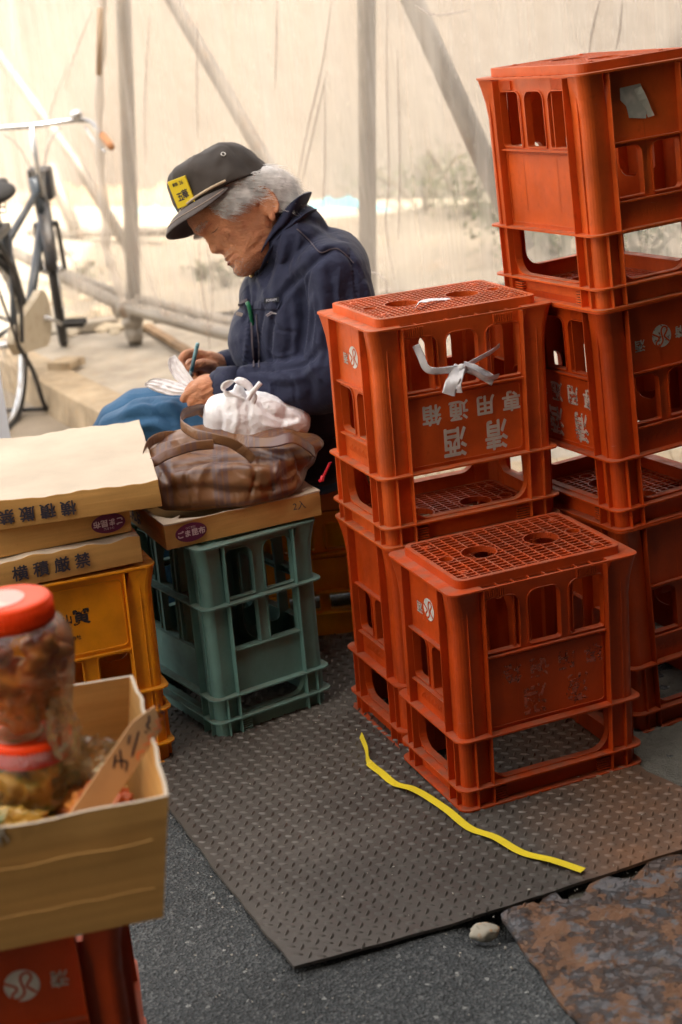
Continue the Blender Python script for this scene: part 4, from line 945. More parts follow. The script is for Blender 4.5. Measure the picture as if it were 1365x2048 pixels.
# white carrier bag
m = Mat('white_polythene', (.95, .96, .98), .30, spec=.5); m.b.inputs['Subsurface Weight'].default_value = .08; m.b.inputs['Subsurface Radius'].default_value = (.02, .02, .02); m.b.inputs['Subsurface Scale'].default_value = .5
m.bump(m.ramp(m.noise(18, detail=6, dist=1.5), (.36, 1.0), (.5, 0.0), (.64, 1.0)), .25, .005).bump(m.ramp(m.noise(50, detail=4, dist=2), (.36, 1.0), (.5, 0.0), (.64, 1.0)), .15, .002); M_poly = m.m
wb = empty('carrier_bag', (-.17, 3.24, .53), label='white plastic carrier bag with tied handles inside the brown tote', cat='bag')
mb = MB(); ell(mb, (-.168, 3.245, .582), (.084, .062, .058), e=.75); ell(mb, (-.103, 3.25, .566), (.060, .052, .046)); ell(mb, (-.210, 3.24, .590), (.050, .047, .052), e=.8); ell(mb, (-.192, 3.215, .615), (.030, .024, .040)); ell(mb, (-.180, 3.212, .64), (.014, .012, .028))
me = remesh(mb, .0032, 8, 'wb')
displace(me, lambda c, n_: .0018*(1-abs(noise.noise(Vector((c.x*20, c.y*20, c.z*12))))*2.2)+.0012*(1-abs(noise.noise(c*55))*2)-.001)
crease(me, [([(470, 800), (475, 830), (470, 865)], .006, .005), ([(500, 800), (497, 835), (500, 865)], .005, -.005), ([(520, 800), (545, 830), (590, 838)], .006, -.006), ([(515, 790), (560, 810), (600, 835)], .006, .005), ([(440, 810), (445, 840), (440, 870)], .005, -.004), ([(530, 850), (560, 855), (595, 845)], .005, .004)])
for v in me.vertices: v.co -= Vector((-.17, 3.24, .53))
link('bag_body', me, M_poly, wb, True)
og2 = (-.17, 3.24, .53)
strap('tied_handle', [(490, 800, 3.20), (470, 795, 3.20), (452, 785, 3.20), (450, 772, 3.20), (468, 762, 3.20), (486, 764, 3.20), (500, 775, 3.20), (508, 790, 3.20), (502, 806, 3.20)], .0095, M_poly, wb, og2, th=.0022, tw=lambda u: (0, -.3, 1) if False else (math.cos(6.28*u), -.5, math.sin(6.28*u)))
strap('tied_handle', [(496, 800, 3.19), (505, 785, 3.19), (515, 773, 3.19), (522, 765, 3.19)], .0055, M_poly, wb, og2, th=.003, tw=lambda u: (1, 0, .8))
# ribbon through the crate
m = Mat('plastic_ribbon', (.85, .86, .90), .35, spec=.6); m.b.inputs['Alpha'].default_value = .86; m.bump(m.noise(40, detail=4, stretch=(3, 3, .4)), .8, .003); M_rib = m.m
rb = empty('plastic_ribbon', tuple(PY(925, 735, 2.90)), label='pale plastic ribbon tied in a bow round the bars of the lettered red crate', cat='ribbon')
og3 = tuple(PY(925, 735, 2.90))
Yf = lambda px: 2.835+(px-739)/(1113-739)*.142-.006     # just in front of the crate's long side
def rstrap(pix, hw, tw=None, th=.0006): return strap('ribbon_strand', [(a, b, Yf(a)+c_) for a, b, c_ in pix], hw, M_rib, rb, og3, th, tw=tw)
rstrap([(832, 690, .012), (842, 712, .005), (852, 735, -.003), (868, 742, -.008), (895, 740, -.010), (922, 736, -.012)], .0075, lambda u: (.9-.5*u, 0, .35+.6*u))
rstrap([(1000, 690, .010), (985, 702, .002), (962, 715, -.006), (940, 727, -.010), (922, 735, -.012)], .006, lambda u: (.5, 0, .9))
rstrap([(923, 733, -.014), (912, 750, -.017), (905, 765, -.020), (897, 790, -.021)], .014, lambda u: (1, .3*math.sin(9*u), .25))
rstrap([(923, 734, -.016), (920, 750, -.022), (915, 770, -.026), (918, 786, -.024)], .009, lambda u: (1, -.6, .1))
rstrap([(926, 733, -.014), (945, 738, -.019), (965, 748, -.022), (988, 762, -.022)], .011, lambda u: (.3, .4*math.sin(8*u), 1))
rstrap([(926, 734, -.014), (950, 745, -.022), (972, 757, -.026), (998, 752, -.022)], .008, lambda u: (.2, -.7, 1))
MB().add([], []); mb = MB(); ell(mb, PY(924, 735, Yf(924)-.016)-Vector(og3), (.008, .006, .007)); mb.build('knot', M_rib, rb, True)
strap('ribbon_strand', [(833, 612, 2.925), (845, 604, 2.95), (870, 599, 2.985), (900, 599, 3.01), (918, 603, 3.03)], .0065, M_rib, rb, og3, .0006, tw=lambda u: (.3, .8, 0))
# ------------------------------------------------------------------ the man
MY = 3.45
man = empty('person', (-.02, 3.50, .41), label='elderly person in cap and navy work jacket sitting and writing, facing left', cat='person')
MO = Vector(man.location)
psi = math.radians(13)
D_ = -.82*CR-.57*CU; HU = (-.57*CR+.82*CU).normalized(); HF = (math.cos(psi)*D_.normalized()-math.sin(psi)*FW).normalized(); HL = HU.cross(HF).normalized(); HU = HF.cross(HL).normalized()
HO = PY(529, 406, MY-.068)-HL*.074
HS = 1.03
HM = Matrix.Translation(HO) @ frame((0, 0, 0), HF, HL, HU) @ Matrix.Scale(HS, 4)
def interp(tab, z):
    if z <= tab[0][0]: return tab[0][1:]
    for a, b in zip(tab, tab[1:]):
        if z <= b[0]:
            t = (z-a[0])/(b[0]-a[0]); return tuple(p+(q-p)*t for p, q in zip(a[1:], b[1:]))
    return tab[-1][1:]
HT = [(-.093, .094, .062, .010), (-.088, .102, .040, .024), (-.080, .1065, .012, .036), (-.070, .1085, -.004, .045), (-.055, .108, -.014, .053), (-.040, .107, -.024, .059), (-.025, .107, -.038, .064), (-.010, .1075, -.052, .068),
      (.005, .110, -.062, .0715), (.020, .114, -.068, .0745), (.034, .125, -.072, .076), (.045, .130, -.068, .076), (.062, .1305, -.062, .0755), (.080, .125, -.053, .073), (.100, .112, -.042, .064), (.118, .092, -.026, .050), (.130, .068, -.008, .034), (.137, .045, .010, .016)]
def G(a, s): return math.exp(-(a/s)**2)
def face_push(y, z):
    ay = abs(y); d = 0
    # nose
    h = interp([(-.030, 0.), (-.0245, .002), (-.0205, .0145), (-.0145, .0215), (-.008, .0205), (.004, .0150), (.016, .0105), (.026, .0085), (.038, .003), (.05, 0.)], z)[0]; w = interp([(-.024, .0095), (-.012, .0105), (.0, .0075), (.02, .0065), (.04, .010)], z)[0]
    d += h*G(y, w); d += .0095*G(ay-.0125, .0062)*G(z+.0165, .0075)
    # eyes
    d -= .0115*G(ay-.031, .0145)*G(z-.021, .0095); d += .0068*G(ay-.031, .0115)*G(z-.0205, .0072); d -= .0030*G(ay-.031, .0115)*G(z-.0145+.10*(ay-.031), .0016); d += .0022*G(ay-.032, .012)*G(z-.009, .0035); d -= .0018*G(ay-.033, .013)*G(z-.0035, .0026)
    d -= .0016*G(ay-.030, .012)*G(z-.0275, .0018)
    d += .0055*G(ay-.028, .018)*G(z-.037, .0065)
    # cheeks, folds, lips, chin
    d += .0040*G(ay-.048, .016)*G(z+.004, .014); d -= .0045*G(ay-.044, .012)*G(z+.036, .016)
    f = .019+(-.018-z)*.42; d -= .0030*G(ay-f, .0028)*(1 if -.052 < z < -.012 else 0)
    d += .0060*G(y, .021)*G(z+.0405, .0050); d += .0062*G(y, .018)*G(z+.0515, .0050); d -= .0052*G(y, .0235)*G(z+.0462-.00*ay, .0022); d -= .0025*G(y, .02)*G(z+.060, .0045); d += .004*G(y, .018)*G(z+.074, .009)
    d -= .0015*G(y, .0035)*G(z+.030, .006)
    return d
def head_mb(mb):
    NZ, NT = 150, 144; vs = []; 
    for j in range(NZ+1):
        z = -.093+(.233)*(j/NZ); f, b, w = interp(HT, z); xc = min(.025, (f+b)/2+.01)
        for i in range(NT):
            t = 2*PI*i/NT; c, s = math.cos(t), math.sin(t); e = 2/2.35; sg = lambda a: math.copysign(abs(a)**e, a)
            y = w*sg(s); x = xc+(f-xc if c > 0 else xc-b)*sg(c)*1.0
            if c > 0: x += face_push(y, z)*min(1, c*2.2)
            vs.append(HM @ Vector((x, y, z)))
    fs = [(j*NT+i, j*NT+(i+1) % NT, (j+1)*NT+(i+1) % NT, (j+1)*NT+i) for j in range(NZ) for i in range(NT)]+[tuple(range(NT))[::-1], tuple(range(NZ*NT, (NZ+1)*NT))]
    mb.add(vs, fs)
body = MB(); head_mb(body)
hp = lambda x, y, z: HM @ Vector((x, y, z))
R3 = HM.to_3x3().normalized()
for sg_ in (1, -1):     # ears
    ell(body, hp(-.004, sg_*.0735, -.004), (.0165, .0065, .030), R3 @ Matrix.Rotation(-.15, 3, 'Y') @ Matrix.Rotation(-.35*sg_, 3, 'Z'))
    body.tube([hp(.004+.018*math.cos(a)*1.0-.008, sg_*(.079+.004*math.cos(a+2.6)), .001+.031*math.sin(a)) for a in np.linspace(.1, 4.6, 18)], .0036, 8)
    ell(body, hp(.004, sg_*.075, -.032), (.007, .005, .009), R3)
limb(body, [hp(.018, 0, -.045), hp(-.012, 0, -.085), PY(580, 500, MY)], [.050, .050, .050])
limb(body, [PY(600, 520, MY), PY(625, 620, MY), PY(622, 760, MY), PY(628, 880, MY)], [.05, .10, .10, .10])
LA = [(650, 545, 3.335, .05), (672, 650, 3.30, .045), (664, 752, 3.28, .042), (580, 768, 3.29, .036), (480, 770, 3.315, .028), (440, 772, 3.325, .0250)]
RA = [(640, 560, 3.60, .05), (625, 680, 3.64, .045), (600, 745, 3.62, .040), (530, 742, 3.575, .034), (470, 734, 3.535, .026), (444, 734, 3.52, .0235)]
for A in (LA, RA): limb(body, [PY(a, b, Y) for a, b, Y, r in A], [r for *_, r in A])
limb(body, [PY(625, 900, 3.42), PY(430, 872, 3.44), PY(262, 872, 3.455), Vector((-.455, 3.47, .28)), Vector((-.44, 3.49, .09))], [.07, .058, .05, .042, .035])
limb(body, [PY(625, 890, 3.60), PY(430, 858, 3.62), PY(262, 850, 3.635), Vector((-.50, 3.65, .28)), Vector((-.48, 3.67, .09))], [.07, .058, .05, .042, .035])
def finger(pix, rs, mb=body): limb(mb, [PY(a, b, Y) for a, b, Y in pix], rs, 12, 5)
# left hand (near): grips the plastic, back of the hand to the viewer
limb(body, [PY(444, 772, 3.325), PY(424, 776, 3.320), PY(405, 783, 3.322)], [.0245, .0275, .0270], 16)
limb(body, [PY(440, 783, 3.322), PY(420, 793, 3.318), PY(407, 800, 3.320)], [.018, .022, .020], 16)
limb(body, [PY(434, 764, 3.335), PY(412, 766, 3.340), PY(397, 773, 3.340)], [.016, .019, .015], 14)
finger([(403, 776, 3.312), (388, 781, 3.305), (376, 789, 3.306), (368, 798, 3.315)], [.0125, .0112, .0100, .0085])
finger([(405, 788, 3.306), (390, 797, 3.298), (384, 807, 3.306), (390, 815, 3.325)], [.0125, .0110, .0098, .0085])
finger([(410, 798, 3.308), (397, 808, 3.298), (393, 818, 3.306), (400, 824, 3.325)], [.0120, .0105, .0092, .0080])
finger([(417, 806, 3.312), (407, 817, 3.304), (404, 826, 3.312), (412, 831, 3.328)], [.0108, .0092, .0082, .0072])
finger([(420, 764, 3.345), (402, 765, 3.352), (388, 771, 3.350), (377, 781, 3.338)], [.0135, .0125, .0108, .0088])
# right hand (far): holds the pen like a brush
limb(body, [PY(448, 735, 3.52), PY(430, 728, 3.50), PY(414, 722, 3.49)], [.0230, .0250, .0235], 16)
limb(body, [PY(440, 742, 3.52), PY(424, 743, 3.505), PY(410, 738, 3.50)], [.016, .020, .018], 16)
finger([(415, 715, 3.485), (390, 707, 3.475), (371, 711, 3.455), (363, 727, 3.440), (374, 742, 3.430)], [.0125, .0112, .0105, .0092, .0080])
finger([(425, 735, 3.470), (408, 729, 3.445), (395, 731, 3.430), (385, 737, 3.425)], [.0145, .0130, .0118, .0098])
finger([(412, 725, 3.500), (392, 722, 3.492), (378, 733, 3.470), (382, 749, 3.450)], [.0120, .0110, .0098, .0085])
finger([(412, 738, 3.510), (396, 738, 3.505), (387, 748, 3.485), (394, 758, 3.470)], [.0112, .0102, .0090, .0080])
finger([(415, 748, 3.512), (402, 750, 3.508), (395, 758, 3.490), (402, 764, 3.478)], [.0098, .0088, .0080, .0072])
me = remesh(body, .0024, 2, 'person_body')
displace(me, lambda c, n_: .0006*noise.noise(c*55)+.0007*noise.noise(Vector((c.x*20, c.y*20, c.z*90))))
crease(me, [([(447, 478), (452, 486), (463, 492)], .003, -.0012) , ([(455, 455), (466, 460), (474, 470)], .0035, -.0016), ([(476, 505), (482, 515), (484, 526)], .0035, -.0016), ([(492, 440), (505, 452), (512, 470)], .0045, -.0014), ([(497, 435), (512, 445), (522, 462)], .004, -.0010), ([(500, 500), (515, 490), (528, 470)], .006, -.0022),
            ([(425, 765), (412, 772), (402, 778)], .0035, .0018), ([(428, 778), (414, 786), (404, 792)], .0035, .0018), ([(430, 790), (418, 797), (411, 803)], .003, .0016), ([(428, 771), (415, 779), (404, 785)], .003, -.0018), ([(430, 784), (417, 791), (408, 797)], .003, -.0016)])
for v in me.vertices: v.co -= MO
m = Mat('weathered_skin', (.56, .245, .12), .50, spec=.4); m.vary(25, .82, 1.12, detail=6); m.over(m.ramp(m.noise(55, detail=5), (.5, 0.0), (.75, .5)), (.40, .11, .05)); m.over(m.ramp(m.noise(90, detail=3), (.66, 0.0), (.74, .45)), (.22, .09, .045))
m.b.inputs['Subsurface Weight'].default_value = .12; m.b.inputs['Subsurface Radius'].default_value = (.01, .004, .002); m.b.inputs['Subsurface Scale'].default_value = .6
m.bump(m.noise(120, detail=6, rough=.65), .45, .002).bump(m.ramp(m.noise(38, detail=5, dist=1.6, stretch=(1, 1, 2.2)), (.38, 1.0), (.5, 0.0), (.62, 1.0)), .6, .003); M_skin = m.m
link('person_body', me, M_skin, man, True)
# ---- clothes
def cloth(name, c, f=1.0):
    m = Mat(name, c, .72, spec=.25); m.b.inputs['Sheen Weight'].default_value = .08; m.b.inputs['Sheen Roughness'].default_value = .5; m.vary(7, .82, 1.18, detail=6)
    m.over(m.ramp(m.noise(16, detail=7, rough=.7), (.55, 0.0), (.8, .35)), tuple(x*1.5+.01 for x in c)); m.bump(m.noise(500, detail=2), .2, .0005).bump(m.ramp(m.noise(11, detail=5, dist=.8), (.35, 1.0), (.5, 0.0), (.65, 1.0)), .28, .005); return m.m
M_navy = cloth('navy_workwear', (.014, .018, .046)); M_blue = cloth('blue_trousers', (.022, .085, .175)); M_dark = cloth('dark_lining', (.010, .012, .020))
jk = MB(); I3 = lambda a: Matrix.Rotation(a, 3, 'Y')
ell(jk, PY(622, 655, MY), (.138, .185, .185), I3(-.10)); ell(jk, PY(607, 775, MY), (.148, .175, .135)); ell(jk, PY(650, 545, MY), (.098, .190, .095), I3(.35)); ell(jk, PY(628, 890, MY+.02), (.160, .185, .085)); ell(jk, PY(592, 488, MY), (.078, .105, .075), I3(.5)); ell(jk, PY(600, 455, MY), (.055, .075, .05), I3(.5))
ell(jk, PY(520, 600, MY-.01), (.045, .08, .060)); ell(jk, PY(505, 680, MY-.02), (.050, .10, .075))
JL = [(662, 545, 3.325, .073), (684, 640, 3.295, .073), (672, 745, 3.275, .074), (590, 772, 3.285, .060), (500, 772, 3.31, .046), (446, 771, 3.325, .0385)]
JR = [(645, 560, 3.60, .07), (630, 680, 3.64, .066), (600, 742, 3.62, .062), (530, 740, 3.575, .050), (478, 733, 3.54, .040), (449, 733, 3.522, .035)]
for A in (JL, JR): limb(jk, [PY(a, b, Y) for a, b, Y, r in A], [r for *_, r in A], 20)
me = remesh(jk, .0036, 9, 'jacket')
def fold(c, n_):
    a = noise.noise(Vector((c.x*7, c.y*7, c.z*5))); b = 1-abs(noise.noise(Vector((c.x*13+c.z*5, c.y*10, c.z*7))))*2.0
    return .005*a+.0026*b-.001+.0015*noise.noise(c*40)
displace(me, fold)
crease(me, [([(665, 497), (630, 520), (602, 545), (575, 575), (557, 598)], .010, -.012), ([(677, 500), (700, 515), (728, 560)], .006, -.005), ([(594, 458), (618, 480), (641, 504), (663, 497)], .0045, -.004), ([(600, 560), (603, 600), (606, 650), (600, 700)], .012, -.016), ([(640, 560), (650, 620), (640, 690)], .014, .009),
            ([(700, 560), (690, 620), (680, 690)], .012, -.009), ([(720, 540), (735, 590), (735, 640)], .010, .007), ([(660, 540), (668, 590), (665, 640)], .010, -.007), ([(625, 600), (622, 650), (612, 700)], .008, .007),
            ([(560, 600), (545, 640), (540, 700), (545, 735)], .007, -.007), ([(530, 610), (520, 660), (515, 735)], .006, -.006), ([(505, 610), (497, 660), (488, 735)], .005, .005), ([(495, 560), (498, 600), (490, 640)], .006, -.005), ([(500, 540), (520, 560), (532, 600)], .007, .005),
            ([(545, 500), (540, 540), (525, 580)], .010, -.007), ([(570, 470), (565, 520), (548, 565)], .009, .006), ([(610, 430), (650, 455), (680, 480)], .012, -.005), ([(575, 610), (580, 660), (575, 720)], .010, -.008),
            ([(640, 700), (610, 725), (560, 735), (500, 740)], .008, -.009), ([(640, 730), (600, 755), (545, 760)], .010, .007), ([(460, 745), (463, 770), (458, 800)], .004, -.0035), ([(470, 748), (520, 765), (580, 775)], .009, -.006), ([(500, 790), (550, 800), (600, 795)], .009, .006), ([(600, 740), (620, 770), (625, 800)], .010, -.008),
            ([(645, 640), (655, 680), (650, 720)], .008, -.006), ([(560, 470), (545, 520), (528, 555)], .005, -.005), ([(590, 440), (600, 480), (585, 530)], .006, .004), ([(620, 540), (612, 580), (616, 630)], .005, -.006), ([(630, 590), (636, 640), (630, 690)], .0045, .005), ([(680, 540), (676, 590), (684, 650)], .005, .005), ([(700, 500), (712, 560), (716, 620)], .005, -.005),
            ([(480, 752), (500, 770), (505, 800)], .004, -.004), ([(520, 745), (540, 770), (545, 810)], .0045, .004), ([(560, 742), (585, 760), (592, 800)], .0045, -.005), ([(610, 700), (625, 735), (640, 760)], .005, .005), ([(540, 640), (560, 660), (590, 665)], .0045, -.004), ([(535, 700), (560, 712), (590, 705)], .0045, .004)])
for v in me.vertices: v.co -= MO
jacket = link('jacket', me, M_navy, man, True)
ja_bvh = bvh_of(me)
def on_man(px, py, off=.002):
    h = ja_bvh.ray_cast(CO-MO, ray(px, py).normalized()); return (h[0]+h[1]*off, h[1]) if h[0] else (PY(px, py, 3.35)-MO, Vector((0, -1, 0)))
# collar, cuffs
def band(name, ctr, hw, th, mat, parent, closed=False, sub=8):
    P = spline_pts([c[0] for c in ctr], sub); Wv = spline_pts([c[1] for c in ctr], sub); mb = MB(); mb.ribbon([p-MO for p in P], [w.normalized()*hw for w in Wv], th); o = mb.build(name, mat, parent, smooth=True); s_ = o.modifiers.new('s', 'SUBSURF'); s_.levels = s_.render_levels = 2; return o
up_n = (CR*.45+CU*.9)
cc = [(PY(503, 538, MY-.015), CR*-.3+CU*1), (PY(517, 512, MY-.045), CR*.1+CU), (PY(536, 478, MY-.070), up_n), (PY(562, 440, MY-.078), up_n), (PY(590, 418, MY-.066), up_n), (PY(610, 412, MY), up_n), (PY(594, 414, MY+.06), up_n), (PY(566, 436, MY+.07), up_n), (PY(538, 476, MY+.06), up_n), (PY(518, 512, MY+.04), CU), (PY(504, 538, MY+.01), CU)]
band('collar', cc, .036, .0034, M_navy, jacket)
cc = [(p+CR*.012+CU*-.018, w+CR*.6-FW*.0) for p, w in cc]; band('collar_fall', cc, .020, .0028, M_navy, jacket)
for (a, b, Y, r, ax_) in ((444, 771, 3.325, .0400, PY(500, 772, 3.31)-PY(446, 771, 3.325)), (452, 733, 3.524, .0360, PY(500, 736, 3.55)-PY(452, 733, 3.524))):
    c0 = PY(a, b, Y); ax_.normalize(); u = ax_.orthogonal().normalized(); w = ax_.cross(u); mb = MB(); n = 28
    for s0, s1, r0, r1 in ((-.006, .040, r, r*1.06),):
        vs = []
        for (q, rr) in ((s0, r0), (s1, r1), (s1, r1-.003), (s0+.001, r0-.0032)):
            vs += [c0-MO+ax_*q+(u*math.cos(2*PI*k/n)+w*math.sin(2*PI*k/n))*rr*(1+.03*math.sin(k*1.7)) for k in range(n)]
        mb.add(vs, [(i*n+k, i*n+(k+1) % n, ((i+1) % 4)*n+(k+1) % n, ((i+1) % 4)*n+k) for i in range(4) for k in range(n)])
    mb.build('cuff', M_navy, jacket, True)
# placket, pocket, tag, snaps, pen
def seam(name, pix, hw, mat, th=.0009, off=.0022, parent=jacket):
    P = spline_pts([(a, b, 0) for a, b in pix], 6); pts = []; ws = []
    for p in P: h, n_ = on_man(p.x, p.y, off); pts.append(h); ws.append(n_)
    W2 = []
    for i in range(len(pts)):
        t = (pts[min(i+1, len(pts)-1)]-pts[max(i-1, 0)]).normalized(); W2.append(ws[i].cross(t).normalized()*hw)
    return MB().ribbon(pts, W2, th).build(name, mat, parent)
M_thread = Mat('faded_thread', (.10, .085, .10), .8).m; M_brass = Mat('brass', (.55, .40, .18), .35, metal=.7).m
seam('pocket_flap', [(508, 612), (535, 610), (562, 612)], .008, M_navy, .0014)
seam('pocket_zip', [(478, 612), (487, 604), (496, 600)], .003, M_thread)
seam('pocket_edge', [(502, 628), (504, 680), (508, 735)], .0016, M_thread)
seam('pocket_edge', [(515, 628), (517, 680), (519, 735)], .0010, M_thread)
seam('seam', [(594, 458), (618, 480), (641, 504), (663, 498), (680, 500), (708, 526)], .0009, M_thread, off=.001)
def snap(px, py, r, mat, name, parent=jacket):
    h, n_ = on_man(px, py, .002); q = n_.to_track_quat('Z', 'Y').to_matrix().to_4x4(); M = Matrix.Translation(h) @ q
    return MB().lathe([(.0001, .0026), (r*.6, .0024), (r, .001), (r, -.002)], 20, M, caps=False).build(name, mat, parent, True)
snap(505, 551, .0062, M_brass, 'snap_button')
h, n_ = on_man(545, 601, .003); ex = (CR-n_*CR.dot(n_)).normalized(); ey = n_.cross(ex)
MB().add(*plate2d([[(-.018, -.005), (.018, -.005), (.018, .005), (-.018, .005)]], .0008), frame(h, ex, ey, n_)).build('chest_tag', M_dark, jacket)
MB().add(*text2d('FORAM', .0075, .0003, .0002), frame(h+n_*.0008, ex, ey, n_)).build('tag_lettering', Mat('grey_thread', (.35, .35, .38), .8).m, jacket)
h, n_ = on_man(483, 631, .003); ex = (CR*.9-CU*.3).normalized(); MB().add(*plate2d([[(-.009, -.006), (.010, -.005), (.008, .006), (-.008, .005)]], .002), frame(h, ex, n_.cross(ex).normalized(), n_)).build('zip_pull', Mat('pale_metal', (.45, .38, .33), .5).m, jacket)
h, n_ = on_man(545, 627, .003); MB().tube([h-CR*.012-CU*.004, h-CR*.002+CU*.003, h+CR*.012-CU*.001, h, h-CR*.010-CU*.006], .0011, 6).build('zip_pull', Mat('zip_metal', (.4, .38, .4), .4, metal=.6).m, jacket)
h, n_ = on_man(503, 622, .006); mb = MB().tube([h+Vector((.004, 0, -.03)), h+Vector((0, 0, .010)), h+Vector((-.003, 0, .020))], .0045, 10); mb.build('pocket_pen', Mat('green_pen', (.01, .16, .07), .3).m, man, True)
# trousers
tr = MB()
for A in ([(625, 895, 3.41, .105), (440, 882, 3.44, .088), (262, 882, 3.455, .076)], [(625, 885, 3.60, .105), (440, 862, 3.62, .088), (255, 858, 3.635, .076)]):
    k_ = PY(*A[-1][:3]); ft = Vector((k_.x+.015, k_.y+.02, .10)); limb(tr, [PY(a, b, Y) for a, b, Y, r in A]+[k_.lerp(ft, .5)+Vector((-.005, 0, 0)), ft], [r for *_, r in A]+[.072, .064], 20)
ell(tr, PY(600, 905, MY+.04), (.13, .17, .08))
me = remesh(tr, .005, 8, 'trousers'); displace(me, lambda c, n_: .006*noise.noise(Vector((c.x*7, c.y*9, c.z*6)))+.004*(1-abs(noise.noise(Vector((c.x*9, c.y*12, c.z*12+c.x*7))))*2))
crease(me, [([(210, 850), (260, 835), (330, 830), (390, 850)], .012, -.009), ([(230, 880), (300, 850), (350, 870)], .010, .008), ([(300, 800), (330, 830), (350, 870)], .012, -.010), ([(360, 800), (370, 830), (370, 870)], .010, -.009), ([(240, 830), (290, 812), (340, 808)], .010, .005)])
for v in me.vertices: v.co -= MO
link('trousers', me, M_blue, man, True)
for k_, Yy in ((262, 3.475), (255, 3.655)):
    x = PY(k_, 870, Yy).x+.015; sh = MB(); ell(sh, (x-.055, Yy, .045), (.115, .043, .038), e=.8); ell(sh, (x+.01, Yy, .075), (.05, .04, .05)); me = remesh(sh, .005, 4, 'shoe'); lim = -.001
    for v in me.vertices: v.co.z = max(v.co.z, .0135); v.co -= MO
    link('shoe', me, Mat('dark_shoe', (.03, .03, .035), .6).m, man, True)
# ---- cap
def capbase(a):
    c, s = math.cos(a), math.sin(a); x = .036+(.093 if c > 0 else .101)*c; y = .0865*s; return x, y, .050+(x+.056)*.172
def capP(a, t):
    c, s = math.cos(a), math.sin(a); x0, y0, z0 = capbase(a)
    fr_ = max(0, c)**1.5; bk = max(0, -c)
    p = .60-.28*fr_-.06*bk; ct = math.cos(t*PI/2)**p; st = math.sin(t*PI/2)**(.95-.12*fr_+.05*bk)
    zt = .158+.0*c; x = .036+(x0-.036)*ct+.012*fr_*math.sin(PI*t)*0; y = y0*ct; z = z0+(zt-z0)*st
    z += .006*fr_*math.sin(PI*t)
    return Vector((x, y, z))
mb = MB(); NA, NT_ = 120, 34; vs = []
for j in range(NT_):
    t = j/(NT_-1)*.985
    for i in range(NA):
        a = 2*PI*i/NA; p = capP(a, t); d = .0040*noise.noise(Vector((p.x*24, p.y*24, p.z*18)))+.0024*(1-2*abs(noise.noise(Vector((p.x*30+p.z*20, p.y*34, p.z*14)))))
        sm = min(abs(((a/(PI/3))+.5) % 1-.5), 1)*PI/3; d -= .0016*math.exp(-(sm/.022)**2); d -= .004*math.exp(-((t-.35)/.12)**2)*max(0, math.cos(a-.9))*(.5+noise.noise(Vector((a*3, t*4, 2))))
        q = Vector((p.x-.036, p.y, (p.z-.08)*.8)).normalized(); vs.append(HM @ (p+q*(d+.0035)))
fs = [(j*NA+i, j*NA+(i+1) % NA, (j+1)*NA+(i+1) % NA, (j+1)*NA+i) for j in range(NT_-1) for i in range(NA)]+[tuple(range((NT_-1)*NA, NT_*NA))]
# inner side of the crown so the cap has thickness
n0 = len(vs); vs2 = [Vector(v)+(HM @ Vector((.036, 0, .06))-Vector(v)).normalized()*.003 for v in vs[:NA*NT_]]
fs2 = [(n0+j*NA+(i+1) % NA, n0+j*NA+i, n0+(j+1)*NA+i, n0+(j+1)*NA+(i+1) % NA) for j in range(NT_-1) for i in range(NA)]+[(i, n0+i, n0+(i+1) % NA, (i+1) % NA) for i in range(NA)]
mb.add(vs+vs2, fs+fs2)
m = Mat('faded_black_cotton', (.042, .033, .027), .68, spec=.3); m.vary(14, .75, 1.3, detail=6); m.over(m.ramp(m.noise(10, detail=7, rough=.7), (.5, 0.0), (.75, .5)), (.085, .070, .058)); m.bump(m.noise(420, detail=2), .25, .0005).bump(m.noise(30, detail=4), .4, .003); M_cap = m.m
cme = mb.mesh('crown', True); cbv = bvh_of(cme)
for v in cme.vertices: v.co -= MO
cap = link('cap', cme, M_cap, man, True)
m = Mat('grey_brim_cotton', (.105, .090, .085), .75, spec=.25); m.vary(20, .8, 1.15, detail=5); m.bump(m.noise(420, detail=2), .2, .0005); M_brim = m.m
mb = MB(); NU, NV = 48, 12; top = []
OT = [(-1, .046, .0880, .060), (-.9, .070, .0895, .056), (-.8, .090, .0880, .0540), (-.7, .109, .0840, .0535), (-.6, .126, .0775, .0545), (-.5, .142, .0685, .0565), (-.4, .155, .0580, .0590), (-.3, .167, .0460, .0610), (-.2, .176, .0320, .0625), (-.1, .1825, .0165, .0635), (0, .1845, .0, .0640)]
def bp(u, v):
    a = u*math.radians(82); ix, iy, iz = capbase(a); x, y, z = interp([(t_[0], *t_[1:]) for t_ in OT], -abs(u)); y = math.copysign(y, u) if u else 0
    p = Vector((ix, iy, iz)).lerp(Vector((x, y, z)), v); p.z += .010*math.sin(PI*v)*(1-abs(u)**2); return p
for s_ in (0, 1):
    for j in range(NV+1):
        for i in range(NU+1):
            p = bp(-1+2*i/NU, j/NV); p.z -= .0032*s_*(1 if j < NV else .8); top.append(HM @ p-MO)
q = lambda i, j, s_: s_*(NU+1)*(NV+1)+j*(NU+1)+i; fs = []
for i in range(NU):
    for j in range(NV): fs += [(q(i, j, 0), q(i+1, j, 0), q(i+1, j+1, 0), q(i, j+1, 0)), (q(i, j, 1), q(i, j+1, 1), q(i+1, j+1, 1), q(i+1, j, 1))]
    for j in (0, NV): fs.append((q(i, j, 0), q(i, j, 1), q(i+1, j, 1), q(i+1, j, 0)))
for j in range(NV):
    for i in (0, NU): fs.append((q(i, j, 0), q(i, j+1, 0), q(i, j+1, 1), q(i, j, 1)))
brim = mb.add(top, fs).build('brim', M_brim, cap, True)
MB().tube([HM @ (bp(-1+2*i/40, .80)+Vector((0, 0, .0012)))-MO for i in range(1, 40)], .0008, 6).build('brim_stitching', Mat('pale_stitch', (.50, .40, .33), .8).m, brim)
